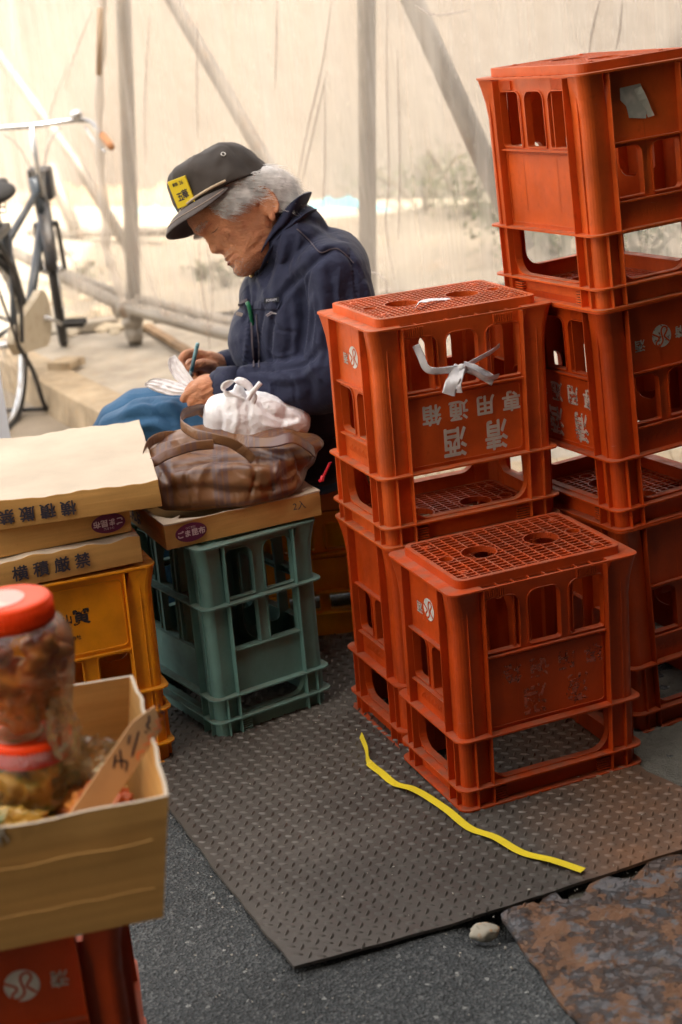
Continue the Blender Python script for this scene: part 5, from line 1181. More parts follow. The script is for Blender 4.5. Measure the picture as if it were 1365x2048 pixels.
MB().tube([HM @ (Vector(capbase(-1.48+2.96*i/46))*1.0+Vector((.004*math.cos(-1.48+2.96*i/46), .006*math.sin(-1.48+2.96*i/46), .006)))-MO for i in range(47)], [.0026*(1+.16*(i % 2)) for i in range(47)], 8).build('cord', Mat('cream_cord', (.50, .40, .27), .8).m, cap, True)
ctop = HM @ Vector((.034, 0, .1635))-MO; mb = MB(); ell(mb, ctop, (.0085, .0085, .0055), R3); mb.build('cap_button', M_cap, cap, True)
h = cbv.ray_cast(CO, ray(447, 309).normalized())
if h[0]:
    M = Matrix.Translation(h[0]+h[1]*.001-MO) @ h[1].to_track_quat('Z', 'Y').to_matrix().to_4x4(); mb = MB(); mb.tube([M @ Vector((.0042*math.cos(a), .0042*math.sin(a), 0)) for a in np.linspace(0, 2*PI, 17)[:-1]], .0014, 8, closed=True); mb.build('eyelet', Mat('eyelet_metal', (.45, .43, .40), .4, metal=.5).m, cap, True)
# yellow licence badge pinned to the front left of the crown
hb = cbv.ray_cast(CO, ray(378, 388).normalized()); Yb = (hb[0].y if hb[0] else MY)-.006
bA, bB, bC, bD = PY(358, 417, Yb+.022), PY(393, 404, Yb-.004), PY(369, 351, Yb+.002), PY(334, 365, Yb+.028)
ex = (bB-bA).normalized(); ez = ex.cross(bD-bA).normalized(); ey = ez.cross(ex)
if ez.dot(FW) > 0: ez = -ez
bw_, bh_ = (bB-bA).length, (bD-bA).length; MBd = frame((bA+bB+bC+bD)/4-MO, ex, ey, ex.cross(ey))
m = Mat('yellow_badge', (.80, .60, .02), .4); bd_ = MB().box(-bw_/2, bw_/2, -bh_/2, bh_/2, -.0022, .0012, MBd).build('badge', m.m, cap, bevel=.0006)
for t_, x, y, s_, bo in (('五', -.006, -.009, .017, .0004), ('華', .0085, -.007, .017, .0004), ('鮮魚', -.007, .018, .007, .0001), ('36', .009, .018, .010, .0001)):
    MB().add(*text2d(t_, s_, .0003, bo), MBd @ Matrix.Translation((x, y, .0016)) @ Matrix.Scale(1.15, 4, (0, 1, 0))).build('badge_lettering', M_ink, bd_)
# ---- hair
rs = random.Random(11)
hair = MB(); skull = lambda x, y, z: None
def sk(a, z):
    f, b, w = interp(HT, z); xc = min(.025, (f+b)/2+.01); e = 2/2.35; c, s = math.cos(a), math.sin(a); sg = lambda q: math.copysign(abs(q)**e, q); return Vector((xc+(f-xc if c > 0 else xc-b)*sg(c), w*sg(s), z))
vols = MB()
for sg_ in (1, -1):
    ell(vols, (-.030, sg_*.055, .030), (.042, .022, .040), nu=18, nv=12); ell(vols, (.020, sg_*.069, .038), (.034, .010, .022), nu=18, nv=12)
ell(vols, (-.050, 0, .025), (.030, .062, .050), nu=20, nv=12)
vme = remesh(vols, .004, 6, 'v'); hv = MB().add([HM @ v.co-MO for v in vme.vertices], [tuple(p.vertices) for p in vme.polygons])
hair.add(hv.v, hv.f)
for k in range(5200):
    a = rs.uniform(.9, PI)*rs.choice((1, -1)); front = abs(a) < 1.75
    zc = capbase(a)[2] if abs(a) < 2.4 else .066
    z = rs.uniform(.020 if front else -.018, zc+.004)
    p = sk(a, z); o_ = Vector((math.cos(a), math.sin(a), 0)); p += o_*rs.uniform(.001, .009)*(1.0 if not front else .6)
    L_ = rs.uniform(.016, .030) if front else rs.uniform(.024, .048)
    d = Vector((-.75, 0, -.45))+o_*rs.uniform(.05, .55)+Vector((rs.gauss(0, .16), rs.gauss(0, .12), rs.gauss(0, .16)))
    if abs(a) > 2.5: d = Vector((-.45, rs.gauss(0, .3), -.55))+o_*rs.uniform(.1, .5)
    d.normalize(); cu = Vector((rs.gauss(0, .14), rs.gauss(0, .12), rs.uniform(-.45, .15))); n = 5; pts = [p+d*L_*(i/n)+(cu+Vector((0, 0, -.25))-o_*.35)*L_*(i/n)**2*.6 for i in range(n+1)]
    if abs(pts[-1].y) < .06 and pts[-1].x > -.02: continue
    hair.tube([HM @ q_-MO for q_ in pts], [.00055*(1-.75*i/n) for i in range(n+1)], 3, caps=False)
m = Mat('grey_hair', (.85, .83, .80), .5, spec=.4); m.vary(60, .75, 1.2, detail=3); m.vary(14, .6, 1.2, detail=3)
hair.build('hair', m.m, man, True)
eb = MB()
for sg_ in (1, -1):
    for k in range(90):
        y = sg_*rs.uniform(.014, .048); z = .036+rs.gauss(0, .0022)-.12*max(0, abs(y)-.03); f = interp(HT, z)[0]; p = sk(math.asin(min(1, abs(y)/interp(HT, z)[2])**(2.35/2)) if abs(y) < interp(HT, z)[2] else 1.2, z); p.y = y; p.x += face_push(y, z)
        d = Vector((.3, sg_*.8, -.35+rs.gauss(0, .3))).normalized(); eb.tube([HM @ (p-d*.002)-MO, HM @ (p+d*.004+Vector((.002, 0, 0)))-MO, HM @ (p+d*.008+Vector((.003, 0, -.001)))-MO], [.0005, .0004, .0001], 3, caps=False)
eb.build('eyebrows', m.m, man)
def facept(y, z, d=.0008):
    w = interp(HT, z)[2]; p = sk(math.asin(min(1, (abs(y)/w))**(2.35/2)), z); p.y = y; p.x += face_push(y, z)+d; return p
M_lash = Mat('lashes', (.05, .03, .025), .7).m; M_lip = Mat('lip_skin', (.26, .075, .05), .5).m
for sg_ in (1, -1):
    MB().tube([HM @ facept(sg_*y_, .0148-.10*(y_-.031)-.0020*math.sin((y_-.016)/.03*PI), .0004)-MO for y_ in np.linspace(.016, .046, 12)], [.0004+.0006*math.sin(PI*(k+.5)/12) for k in range(12)], 5).build('eyelashes', M_lash, man)
    MB().tube([HM @ facept(sg_*y_, .0265+.0015*math.sin((y_-.016)/.03*PI), .0000)-MO for y_ in np.linspace(.018, .044, 10)], [.0005]*10, 5).build('eyelid_fold', M_lip, man)
MB().tube([HM @ facept(y_, -.0463-.0012*abs(y_)/.022, .0001)-MO for y_ in np.linspace(-.022, .022, 20)], [.0004+.0009*math.sin(PI*(k+.5)/20) for k in range(20)], 5).build('mouth_line', M_lash, man)
MB().tube([HM @ facept(y_, -.0510, -.0020)-MO for y_ in np.linspace(-.016, .016, 16)], [.0012+.0022*math.sin(PI*(k+.5)/16) for k in range(16)], 8).build('lower_lip', M_lip, man, True)
stb = MB()
for k in range(700):
    y_ = rs.gauss(0, .020); z_ = rs.uniform(-.088, -.056) if rs.random() < .75 else rs.uniform(-.040, -.030)
    if abs(y_) > .042: continue
    p = facept(y_, z_, -.0004); stb.tube([HM @ p-MO, HM @ (p+Vector((.0022, 0, -.0016)))-MO], [.00035, .0001], 3, caps=False)
stb.build('stubble', Mat('grey_stubble', (.55, .52, .50), .6).m, man)
# ---- pen and plastic pieces in the hands
pA, pB = PY(396, 686, 3.405), PY(380, 756, 3.418)
pen = empty('pen', tuple(pA), label='light blue felt pen held upright in the far hand', cat='pen'); q0 = pA
m = Mat('pale_blue_pen', (.22, .42, .48), .3); m.over(m.ramp(m.noise(90, detail=1), (.52, 0.0), (.56, .8)), (.02, .22, .32))
MB().tube([Vector((0, 0, 0)), (pB-pA)*.02, (pB-pA)*.03, (pB-pA)*.80], [.0030, .0040, .0042, .0042], 14).build('barrel', m.m, pen, True)
MB().tube([(pB-pA)*.80, (pB-pA)*.90, (pB-pA)*.99], [.0043, .0034, .0012], 14).build('pen_tip', Mat('pen_tip', (.30, .42, .46), .35).m, pen, True)
m = Mat('thin_white_plastic', (.78, .74, .74), .35, spec=.5); m.b.inputs['Transmission Weight'].default_value = .0; m.b.inputs['Alpha'].default_value = .93; m.bump(m.noise(60, detail=5, dist=2), .6, .003); M_thin = m.m
def petal(name, pix, ws, seed, label):
    P = spline_pts([PY(a, b, Y) for a, b, Y in pix], 7); Wd_ = [v.x for v in spline_pts([(w, 0, 0) for w in ws], 7)]; n = len(P); vs = []; K = 12
    for s_ in (0, 1):
        for i, p in enumerate(P):
            t = (P[min(i+1, n-1)]-P[max(i-1, 0)]).normalized(); side = t.cross(FW).normalized(); dp = side.cross(t).normalized()
            for k in range(K+1):
                u = -1+2*k/K; vs.append(p+side*u*Wd_[i]+dp*(.012*math.cos(u*1.7+seed)*Wd_[i]/.02+.003*math.sin(u*11+i*.25+seed)+.0035*noise.noise(Vector((i*.35, u*3, seed)))+.0012*s_))
    m_ = n*(K+1); q = lambda i, k, s_: s_*m_+i*(K+1)+k; fs = []
    for i in range(n-1):
        for k in range(K): fs += [(q(i, k, 0), q(i+1, k, 0), q(i+1, k+1, 0), q(i, k+1, 0)), (q(i, k, 1), q(i, k+1, 1), q(i+1, k+1, 1), q(i+1, k, 1))]
        for k in (0, K): fs.append((q(i, k, 0), q(i+1, k, 0), q(i+1, k, 1), q(i, k, 1)))
    for k in range(K):
        for i in (0, n-1): fs.append((q(i, k, 0), q(i, k+1, 0), q(i, k+1, 1), q(i, k, 1)))
    return MB().add(vs, fs).build(name, M_thin, None, True, label=label, category='plastic sheet', group='plastic pieces in the hands')
petal('plastic_sheet', [(345, 712, 3.41), (347, 724, 3.40), (357, 742, 3.385), (372, 757, 3.365), (390, 773, 3.345)], [.006, .0125, .016, .013, .006], 1, 'upright crinkled piece of thin white plastic held behind the pen')
petal('plastic_sheet', [(290, 769, 3.40), (306, 768, 3.395), (330, 773, 3.385), (352, 778, 3.37), (382, 782, 3.345)], [.003, .0125, .016, .015, .007], 4, 'lower crinkled piece of thin white plastic resting on the knee')
# ------------------------------------------------------------------ bicycle
M_black = Mat('black_paint', (.018, .018, .020), .35, spec=.6); M_black.over(M_black.ramp(M_black.noise(25, detail=7, rough=.7), (.52, 0.0), (.7, .6)), (.10, .065, .04)); M_black = M_black.m
M_chrome = Mat('worn_chrome', (.55, .56, .57), .25, metal=.9); M_chrome.over(M_chrome.ramp(M_chrome.noise(40, detail=6), (.55, 0.0), (.7, .5)), (.25, .15, .08)); M_chrome = M_chrome.m
M_bluef = Mat('blue_grey_paint', (.028, .036, .045), .35, spec=.6).m; M_rub = Mat('rubber', (.025, .024, .023), .8).m; M_cream = Mat('cream_paint', (.42, .36, .26), .5); M_cream.over(M_cream.ramp(M_cream.noise(20, detail=6), (.5, 0.0), (.7, .5)), (.25, .15, .08)); M_cream = M_cream.m
rc = PZ(6, 850, 0)+Vector((.035, 0, 0)); yawb = math.radians(84); pit = math.asin(.105/.986)
bk = empty('bicycle', tuple(rc), label='old bicycle with black rack and straight chrome handlebar parked at the left edge', cat='bicycle')
bk.rotation_euler = (Matrix.Rotation(yawb, 4, 'Z') @ Matrix.Rotation(-pit, 4, 'Y') @ Matrix.Rotation(.03, 4, 'X')).to_euler(); bk.scale = (.93,)*3
R_ = .325
def wheel(x):
    w = MB().tube([(x+R_*math.cos(a), 0, R_+.002+R_*math.sin(a)) for a in np.linspace(0, 2*PI, 57)[:-1]], .019, 8, closed=True).build('wheel', M_rub, bk, True)
    MB().tube([(x+(R_-.022)*math.cos(a), 0, R_+(R_-.022)*math.sin(a)) for a in np.linspace(0, 2*PI, 57)[:-1]], .012, 6, closed=True, flat=.5).build('rim', M_chrome, w, True)
    mb = MB()
    for k in range(28):
        a = 2*PI*k/28; s_ = .02*(1 if k % 2 else -1); mb.tube([(x+.02*math.cos(a+.6*s_*30), s_, R_+.02*math.sin(a+.6*s_*30)), (x+(R_-.03)*math.cos(a), 0, R_+(R_-.03)*math.sin(a))], .0011, 4)
    mb.tube([(x, -.05, R_), (x, .05, R_)], .016, 10); mb.build('spokes', M_chrome, w)
    MB().tube([(x+(R_+.028)*math.cos(a), 0, R_+(R_+.028)*math.sin(a)) for a in np.linspace(-.15 if x > .5 else .1, 2.9 if x > .5 else 3.35, 26)], .028, 10, flat=.25).build('mudguard', M_black, bk, True)
wheel(0); wheel(1.06)
bb = Vector((.44, 0, .29)); st = Vector((.27, 0, .72)); hd = Vector((.86, 0, .745)); hl = Vector((.89, 0, .59)); ra = Vector((0, 0, R_)); fa = Vector((1.06, 0, R_))
mb = MB(); mb.tube([bb, st], .016, 10); mb.tube([bb, hl], .020, 10); mb.tube([st+Vector((.03, 0, -.08)), hd+Vector((0, 0, -.03))], .016, 10); mb.tube([hd+Vector((-.01, 0, .03)), hl+Vector((.008, 0, -.03))], .021, 10)
for s_ in (-1, 1): mb.tube([bb+Vector((-.03, .03*s_, 0)), ra+Vector((0, .055*s_, 0))], .010, 8); mb.tube([st+Vector((.03, .02*s_, -.06)), ra+Vector((0, .055*s_, 0))], .009, 8)
mb.build('frame', M_bluef, bk, True)
mb = MB()
for s_ in (-1, 1): mb.tube(spline_pts([hl+Vector((0, .045*s_, -.02)), Vector((.95, .048*s_, .50)), fa+Vector((0, .05*s_, 0))], 6), .011, 8)
mb.tube([hl+Vector((0, -.05, -.02)), hl+Vector((0, .05, -.02))], .014, 8); mb.build('fork', M_black, bk, True)
mb = MB(); top = Vector((.82, 0, 1.045)); mb.tube([hd, top], .0125, 10); mb.tube(spline_pts([(.60, -.30, .985), (.70, -.275, 1.01), (.82, -.215, 1.045), (.82, 0, 1.045), (.82, .215, 1.045), (.70, .275, 1.01), (.60, .30, .985)], 8), .0115, 10)
for s_ in (-1, 1): mb.tube(spline_pts([(.80, .22*s_, 1.02), (.72, .25*s_, .97), (.62, .285*s_, .945)], 6), .005, 6)
for s_ in (-.6, .6): mb.tube(spline_pts([(.80, .20*s_, 1.03), (.86, .10*s_, .95), (.90, .03*s_, .80), (.93, .04*s_, .62)], 7), .003, 5)
hb = mb.build('handlebar', M_chrome, bk, True)
for s_ in (-1, 1): MB().tube([(.68, .280*s_, 1.005), (.60, .30*s_, .985), (.545, .308*s_, .975)], [.0145, .016, .015], 12).build('grip', Mat('brown_grip', (.42, .19, .08), .7).m, hb, True)
mb = MB(); ell(mb, (.80, -.19, 1.075), (.026, .026, .022)); mb.tube([(.80, -.19, 1.045), (.80, -.19, 1.07)], .008, 8); mb.build('bell', M_chrome, hb, True)
mb = MB(); ell(mb, (.20, 0, .865), (.13, .095, .035), e=.9); ell(mb, (.33, 0, .865), (.10, .030, .025)); me = remesh(mb, .008, 6, 's')
sa = link('saddle', me, M_rub, bk, True); mb = MB()
for s_ in (-1, 1):
    mb.tube([(.10+.022*math.cos(a)*0+.05, .05*s_+.017*math.cos(a), .80+.035*a/10+.017*math.sin(a)) for a in np.linspace(0, 18, 60)], .0035, 5); mb.tube([(.12, .05*s_, .83), (.30, .02*s_, .83)], .004, 6)
mb.tube([(.25, 0, .73), (.235, 0, .84)], .013, 10); mb.build('saddle_springs', M_chrome, sa, True)
mb = MB()
mb.box(-.28, .14, -.075, -.055, .735, .765); mb.box(-.28, .14, .055, .075, .735, .765); mb.box(-.285, -.262, -.075, .075, .725, .765); mb.box(.12, .142, -.075, .075, .735, .765)
for yy in (-.036, -.012, .012, .036): mb.box(-.27, .13, yy-.005, yy+.005, .750, .758)
for s_ in (-1, 1):
    mb.tube([(-.22, .07*s_, .74), (0, .075*s_, R_)], .006, 8); mb.tube(spline_pts([(-.05, .075*s_, .74), (.04, .10*s_, .55), (.02, .085*s_, R_)], 6), .008, 8); mb.tube([(.10, .07*s_, .74), (0, .075*s_, R_)], .005, 8)
mb.tube([(-.26, -.06, .72), (-.26, .06, .72)], .008, 8); mb.tube([(-.26, -.06, .69), (-.26, .06, .69)], .008, 8); mb.build('rear_rack', M_black, bk, False)
mb = MB(); mb.add(*plate2d([[(.44+.115*math.cos(a), .29+.115*math.sin(a)) for a in np.linspace(-1.9, 1.9, 20)]+[(.02, .385), (-.04, .34), (.02, .275)]], .03), frame((0, -.055, 0), (1, 0, 0), (0, 0, 1), (0, -1, 0))); mb.build('chain_case', M_cream, bk)
mb = MB(); mb.tube([(.44, -.09, .29), (.44, .09, .29)], .012, 8); mb.tube([(.44, -.085, .29), (.585, -.095, .22)], .009, 8); mb.tube([(.44, .085, .29), (.295, .095, .36)], .009, 8); ck = mb.build('crank', M_chrome, bk, True)
for s_, c in ((-1, (.585, -.155, .22)), (1, (.295, .155, .36))):
    mb = MB(); mb.tube([(c[0], c[1]-.055*s_*-1*0-.05, c[2]), (c[0], c[1]+.05, c[2])], .008, 8); mb.box(c[0]-.035, c[0]-.015, c[1]-.045, c[1]+.045, c[2]-.012, c[2]+.012); mb.box(c[0]+.015, c[0]+.035, c[1]-.045, c[1]+.045, c[2]-.012, c[2]+.012); mb.build('pedal', M_rub, ck, bevel=.003)
mb = MB()
for s_ in (-1, 1): mb.tube(spline_pts([(0, .07*s_, R_), (.05, .10*s_, .2), (.10, .11*s_, .04), (.12, .13*s_, .012)], 6), .009, 8)
mb.tube([(.12, -.14, .013), (.12, .14, .013)], .010, 8); mb.build('kickstand', M_black, bk, True)
MB().box(.93, 1.0, -.05, .05, .66, .80).build('lamp_box', M_black, bk, bevel=.01)
fp_ = Vector((.94, 0, 0)); SR = Matrix.Translation(fp_) @ Matrix.Rotation(math.radians(14), 4, 'Z') @ Matrix.Translation(-fp_); LW = Matrix.Translation((0, 0, -.045))
for o in list(bk.children):
    xs = [v.co.x for v in o.data.vertices]; fr = o.name.startswith(('wheel', 'mudguard', 'fork')) and min(xs) > .5
    if fr or o.name.startswith('handlebar'):
        for q_ in [o]+list(o.children):
            for v in q_.data.vertices: v.co = SR @ ((LW @ v.co) if o.name.startswith('handlebar') else v.co)
# white foam box and board at the left edge
m = Mat('white_foam', (.70, .74, .82), .7); m.bump(m.voro(160), .3, .001); xr = PY(9, 800, 4.28).x; zt = PY(4, 690, 3.95).z
MB().box(-.42, 0, 0, .34, 0, zt-.03).box(-.425, .005, -.005, .345, zt-.028, zt).build('foam_box', m.m, label='white foam box standing at the left edge behind the flat cartons', category='box', bevel=.006).location = (xr, 3.95, .001)
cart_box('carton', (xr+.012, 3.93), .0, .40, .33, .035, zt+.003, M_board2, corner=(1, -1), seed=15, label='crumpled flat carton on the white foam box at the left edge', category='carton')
# ------------------------------------------------------------------ scaffold tubes and plastic film
M_tube = Mat('galvanised_tube', (.30, .27, .23), .5, metal=.4); M_tube.vary(6, .7, 1.2, detail=6); M_tube.over(M_tube.ramp(M_tube.noise(9, detail=7), (.55, 0.0), (.7, .6)), (.24, .14, .07)); M_tube.bump(M_tube.noise(80), .2, .001); M_tube = M_tube.m
fA, fB = Vector((-.765, 6.60, 0)), Vector((.205, 5.40, 0)); fd = (fB-fA).normalized(); fn = Vector((fd.y, -fd.x, 0))   # fn: towards the viewer
if fn.y > 0: fn = -fn
def onplane(px, py, off=0):
    d = ray(px, py); o = fA+fn*off; t = (o-CO).dot(fn)/d.dot(fn); return CO+d*t
TG = 'scaffold tubes holding the plastic film'
def tubeobj(pts, r, label, name='scaffold_tube', mat=None, **k): return MB().tube(pts, r, 14).build(name, mat or M_tube, None, True, label=label, category='scaffold tube', group=TG)
t0, t1 = onplane(232, -400), onplane(272, 692); tubeobj([t0, t1], .029, 'upright scaffold tube left of the man, clamped at its foot')
t0, t1 = onplane(731, -400), onplane(736, 500); d = (t1-t0).normalized(); tubeobj([t0, t1+d*((.1-t1.z)/d.z)], .029, 'upright scaffold tube rising behind the back of the man')
tubeobj([onplane(205, -240, -.05), onplane(345, 0, -.05), onplane(600, 440, -.05), onplane(690, 595, -.05)], .025, 'slanting brace whose lower part vanishes behind the cap')
tubeobj([onplane(700, -240, -.05), onplane(825, 0, -.05), onplane(1050, 500, -.05)], .034, 'slanting brace running down behind the tall crate stack')
tubeobj([onplane(-120, -60, -.5), onplane(5, 120, -.5), onplane(150, 320, -.5), onplane(262, 505, -.5)], .024, 'slanting brace seen above the bicycle handlebar')
tubeobj([onplane(30, 505, .03), onplane(110, 546, .04), onplane(245, 612, .045), onplane(420, 660, .05), onplane(655, 712, .06)], .026, 'low horizontal tube along the bottom hem of the film')
tubeobj([onplane(90, 532, .0), onplane(250, 590, .0), onplane(450, 640, .0), onplane(660, 690, .0)], .018, 'thin rusty tube just above the low hem tube')
tubeobj([onplane(360, 610, -.75), onplane(500, 604, -.75), onplane(800, 590, -.75)], .030, 'level tube lying inside the lot behind the writing man')
tubeobj([onplane(60, 468, -1.6), onplane(330, 462, -1.6)], .028, 'far level tube lying on the ground behind the bicycle')
tubeobj([onplane(100, 330, -1.2), onplane(150, 460, -1.2)], .035, 'short leaning tube between the bicycle and the upright')
cl = MB(); c = onplane(262, 618, .03); ell(cl, c, (.055, .05, .04)); cl.tube([c-fd*.09, c-fd*.02], .043, 12); cl.tube([c+fd*.01, c+fd*.06], .042, 12); ell(cl, c-Vector((0, 0, .05)), (.045, .05, .035)); cl.tube([c-Vector((0, 0, .04)), c-Vector((0, 0, .13))], .036, 12); me = remesh(cl, .006, 2, 'clamp'); displace(me, lambda c_, n_: .006*noise.noise(c_*35))
link('tube_clamp', me, M_tube, smooth=True, label='rusty clamp joining the low tubes to the left upright', category='clamp')
# film
fm = bpy.data.materials.new('polythene_film'); fm.use_nodes = True; t = fm.node_tree; t.nodes.clear()
no_ = lambda ty: t.nodes.new(ty); lk = t.links.new
out_ = no_('ShaderNodeOutputMaterial'); trn = no_('ShaderNodeBsdfTransparent'); trn.inputs[0].default_value = (.95, .92, .88, 1); dif = no_('ShaderNodeBsdfDiffuse'); dif.inputs[0].default_value = (.80, .73, .64, 1); tl = no_('ShaderNodeBsdfTranslucent'); tl.inputs[0].default_value = (.88, .82, .75, 1); gl = no_('ShaderNodeBsdfGlossy'); gl.inputs['Roughness'].default_value = .3
a1 = no_('ShaderNodeAddShader'); mdt = no_('ShaderNodeMixShader'); mdt.inputs[0].default_value = .5; mg = no_('ShaderNodeMixShader'); mg.inputs[0].default_value = .08; mf = no_('ShaderNodeMixShader')
lk(dif.outputs[0], mdt.inputs[1]); lk(tl.outputs[0], mdt.inputs[2]); lk(mdt.outputs[0], mg.inputs[1]); lk(gl.outputs[0], mg.inputs[2])
uv = no_('ShaderNodeTexCoord'); mp = no_('ShaderNodeMapping'); mp.inputs['Scale'].default_value = (7, 7, .40); nz1 = no_('ShaderNodeTexNoise'); nz1.inputs['Scale'].default_value = 1.6; nz1.inputs['Detail'].default_value = 4; nz1.inputs['Roughness'].default_value = .65; nz1.inputs['Distortion'].default_value = .5
lk(uv.outputs['Object'], mp.inputs[0]); lk(mp.outputs[0], nz1.inputs['Vector']); rp = no_('ShaderNodeValToRGB'); lk(nz1.outputs[0], rp.inputs[0]); e = rp.color_ramp.elements; e[0].position = .35; e[0].color = (.17, .17, .17, 1); e[1].position = .75; e[1].color = (.50, .50, .50, 1)
nz2 = no_('ShaderNodeTexNoise'); mp2 = no_('ShaderNodeMapping'); mp2.inputs['Scale'].default_value = (22, 22, .9); lk(uv.outputs['Object'], mp2.inputs[0]); lk(mp2.outputs[0], nz2.inputs['Vector']); nz2.inputs['Scale'].default_value = 1.5; nz2.inputs['Detail'].default_value = 5; nz2.inputs['Distortion'].default_value = 1.2
rp2 = no_('ShaderNodeValToRGB'); lk(nz2.outputs[0], rp2.inputs[0]); e = rp2.color_ramp.elements; e[0].position = .49; e[0].color = (0, 0, 0, 1); e[1].position = .51; e[1].color = (0, 0, 0, 1); x = e.new(.50); x.color = (.18, .18, .18, 1)
ad = no_('ShaderNodeMath'); ad.operation = 'ADD'; ad.use_clamp = True; lk(rp.outputs[0], ad.inputs[0]); lk(rp2.outputs[0], ad.inputs[1]); lk(ad.outputs[0], mf.inputs[0])
bp = no_('ShaderNodeBump'); bp.inputs['Strength'].default_value = .45; bp.inputs['Distance'].default_value = .03; lk(nz1.outputs[0], bp.inputs['Height'])
for q_ in (dif, tl, gl): lk(bp.outputs[0], q_.inputs['Normal'])
lk(trn.outputs[0], mf.inputs[1]); lk(mg.outputs[0], mf.inputs[2]); lk(mf.outputs[0], out_.inputs[0])
vs = []; NX, NZ_ = 260, 46; s0, s1 = -2.2, 4.6
for i in range(NX+1):
    s = s0+(s1-s0)*i/NX
    for k in range(NZ_+1):
        v = k/NZ_; zb = .24+.02*math.sin(s*5)+.03*noise.noise(Vector((s*3, 0, 0))); z = zb+(2.6-zb)*v
        w = .030*noise.noise(Vector((s*2.2, v*.5, 1)))+.016*noise.noise(Vector((s*9+v*1.2, v*.7, 2)))+.009*(1-abs(noise.noise(Vector((s*16+v*2.5*math.sin(s), v*.8, 3))))*2)
        p = fA+fd*s+fn*(.045+w+.02); vs.append((p.x, p.y, z))
q = lambda i, k: i*(NZ_+1)+k
film = MB().add(vs, [(q(i, k), q(i+1, k), q(i+1, k+1), q(i, k+1)) for i in range(NX) for k in range(NZ_)]).build('plastic_film', fm, None, True, label='large wrinkled translucent plastic film hung on the tubes behind the man', category='plastic film')
# fold strings: gathered pleats of the same film
m = Mat('gathered_film', (.66, .60, .53), .5); m.b.inputs['Alpha'].default_value = .5; m.bump(m.noise(30, detail=4, stretch=(3, 3, .3)), .6, .006); M_gath = m.m
MB().tube(spline_pts([onplane(208, -60, .12), onplane(204, 80, .12), onplane(199, 200, .12), onplane(201, 320, .12), onplane(210, 430, .12), onplane(214, 500, .12), onplane(230, 550, .11), onplane(248, 605, .10)], 8), [.017+.004*math.sin(i*.9) for i in range(57)], 10).build('gathered_film', M_gath, film, True)
MB().tube([onplane(200, 16, .14), onplane(198, 150, .14)], .011, 8).build('film_tie', Mat('wood_stake', (.45, .34, .24), .8).m, film, True)
PL = [((262, 410), (285, 520), (310, 590), (330, 640)), ((395, 40), (394, 160), (396, 280)), ((398, 470), (402, 560), (415, 640), (420, 700)), ((412, 480), (425, 560), (424, 650)), ((555, 0), (553, 90), (551, 180)), ((664, 0), (645, 130), (615, 260), (592, 380)), ((655, 140), (628, 260), (603, 370)), ((650, 170), (650, 330), (646, 420)),
      ((775, 0), (774, 160), (778, 360), (772, 450), (790, 560)), ((795, 100), (800, 330), (797, 480)), ((140, 120), (100, 230), (90, 330)), ((185, 20), (150, 110), (128, 180)), ((110, 460), (130, 500), (160, 540)), ((1200, 0), (1185, 60), (1178, 110)), ((1245, 0), (1240, 60), (1232, 100)), ((940, 20), (870, 30), (830, 10)), ((20, 0), (28, 120), (20, 260)), ((300, 30), (290, 200), (292, 330)), ((735, 540), (770, 560), (775, 610))]
m = Mat('film_crease', (.55, .48, .42), .5); m.b.inputs['Alpha'].default_value = .38
for P_ in PL:
    P = spline_pts([onplane(a, b, .085) for a, b in P_], 8); MB().tube(P, [.0034*(.3+math.sin(PI*(i+.5)/len(P))) for i in range(len(P))], 5).build('film_crease', m.m, film, True)
# ------------------------------------------------------------------ lot behind: rubble, tarp, plants
m = Mat('rubble', (.52, .44, .32), .9); m.vary(6, .7, 1.2, detail=6); m.bump(m.noise(40, detail=6), .7, .006); M_rub2 = m.m
rs = random.Random(21); RG = 'loose rubble stones by the kerb'
for k in range(28):
    px, py = rs.uniform(95, 290), rs.uniform(560, 668)
    if k < 6: px, py = ((212, 655), (235, 600), (150, 640), (180, 600), (205, 625), (130, 612))[k]
    p = PZ(px, py, .11); r = rs.uniform(.03, .075)*(1.25 if k < 6 else 1)
    o = link('rubble_stone', rock(0, 0, -.02, r, (1, rs.uniform(.6, .9), rs.uniform(.3, .5)), k, 2), M_rub2, label=(['flat grey-white stone at the near edge of the rubble heap', 'large pale stone touching the left side of the clamp', 'broken stone in front of the bicycle mudguard', 'middle stone on top of the sunlit rubble heap', 'chunky stone in the rubble just left of the upright foot', 'leftmost big stone of the rubble, beside the bicycle wheel']+['small pale broken stone in the sunlit rubble heap left of the upright tube']*40)[k], category='stone', group=RG); o.location = (p.x, p.y, .112); o.rotation_euler = (0, 0, rs.uniform(0, 6))
m = Mat('blue_tarp', (.10, .30, .36), .5); m.bump(m.noise(9, detail=5), .8, .03)
def low(name, pix, h, d_, mat, lab, cat, z0=.1):
    pts = [PZ(a, b, z0) for a, b in pix]; mb = MB(); vs = []; n = len(pts); K = 8
    for i, p in enumerate(pts):
        for k in range(K+1):
            a = PI*k/K; hh = h*(.6+.6*noise.noise(Vector((i*.7, 0, 3)))); vs.append((p.x+.0, p.y+d_*(1-math.cos(a))/2, z0-.01+hh*math.sin(a)*math.sin(PI*(i+.5)/n)**.4+.02*noise.noise(Vector((i, k, 0)))))
    mb.add(vs, [(i*(K+1)+k, (i+1)*(K+1)+k, (i+1)*(K+1)+k+1, i*(K+1)+k+1) for i in range(n-1) for k in range(K)]); return mb.build(name, mat, None, True, label=lab, category=cat)
low('tarpaulin', [(a, 432+4*math.sin(a*.1)) for a in range(215, 385, 12)], .07, .3, m.m, 'pale blue tarpaulin strip along the wall foot, left of the cap', 'tarpaulin')
low('tarpaulin', [(a, 424-6*math.sin(a*.03)) for a in range(590, 800, 14)], .09, .35, m.m, 'pale blue tarpaulin strip along the wall foot, right of the man', 'tarpaulin')
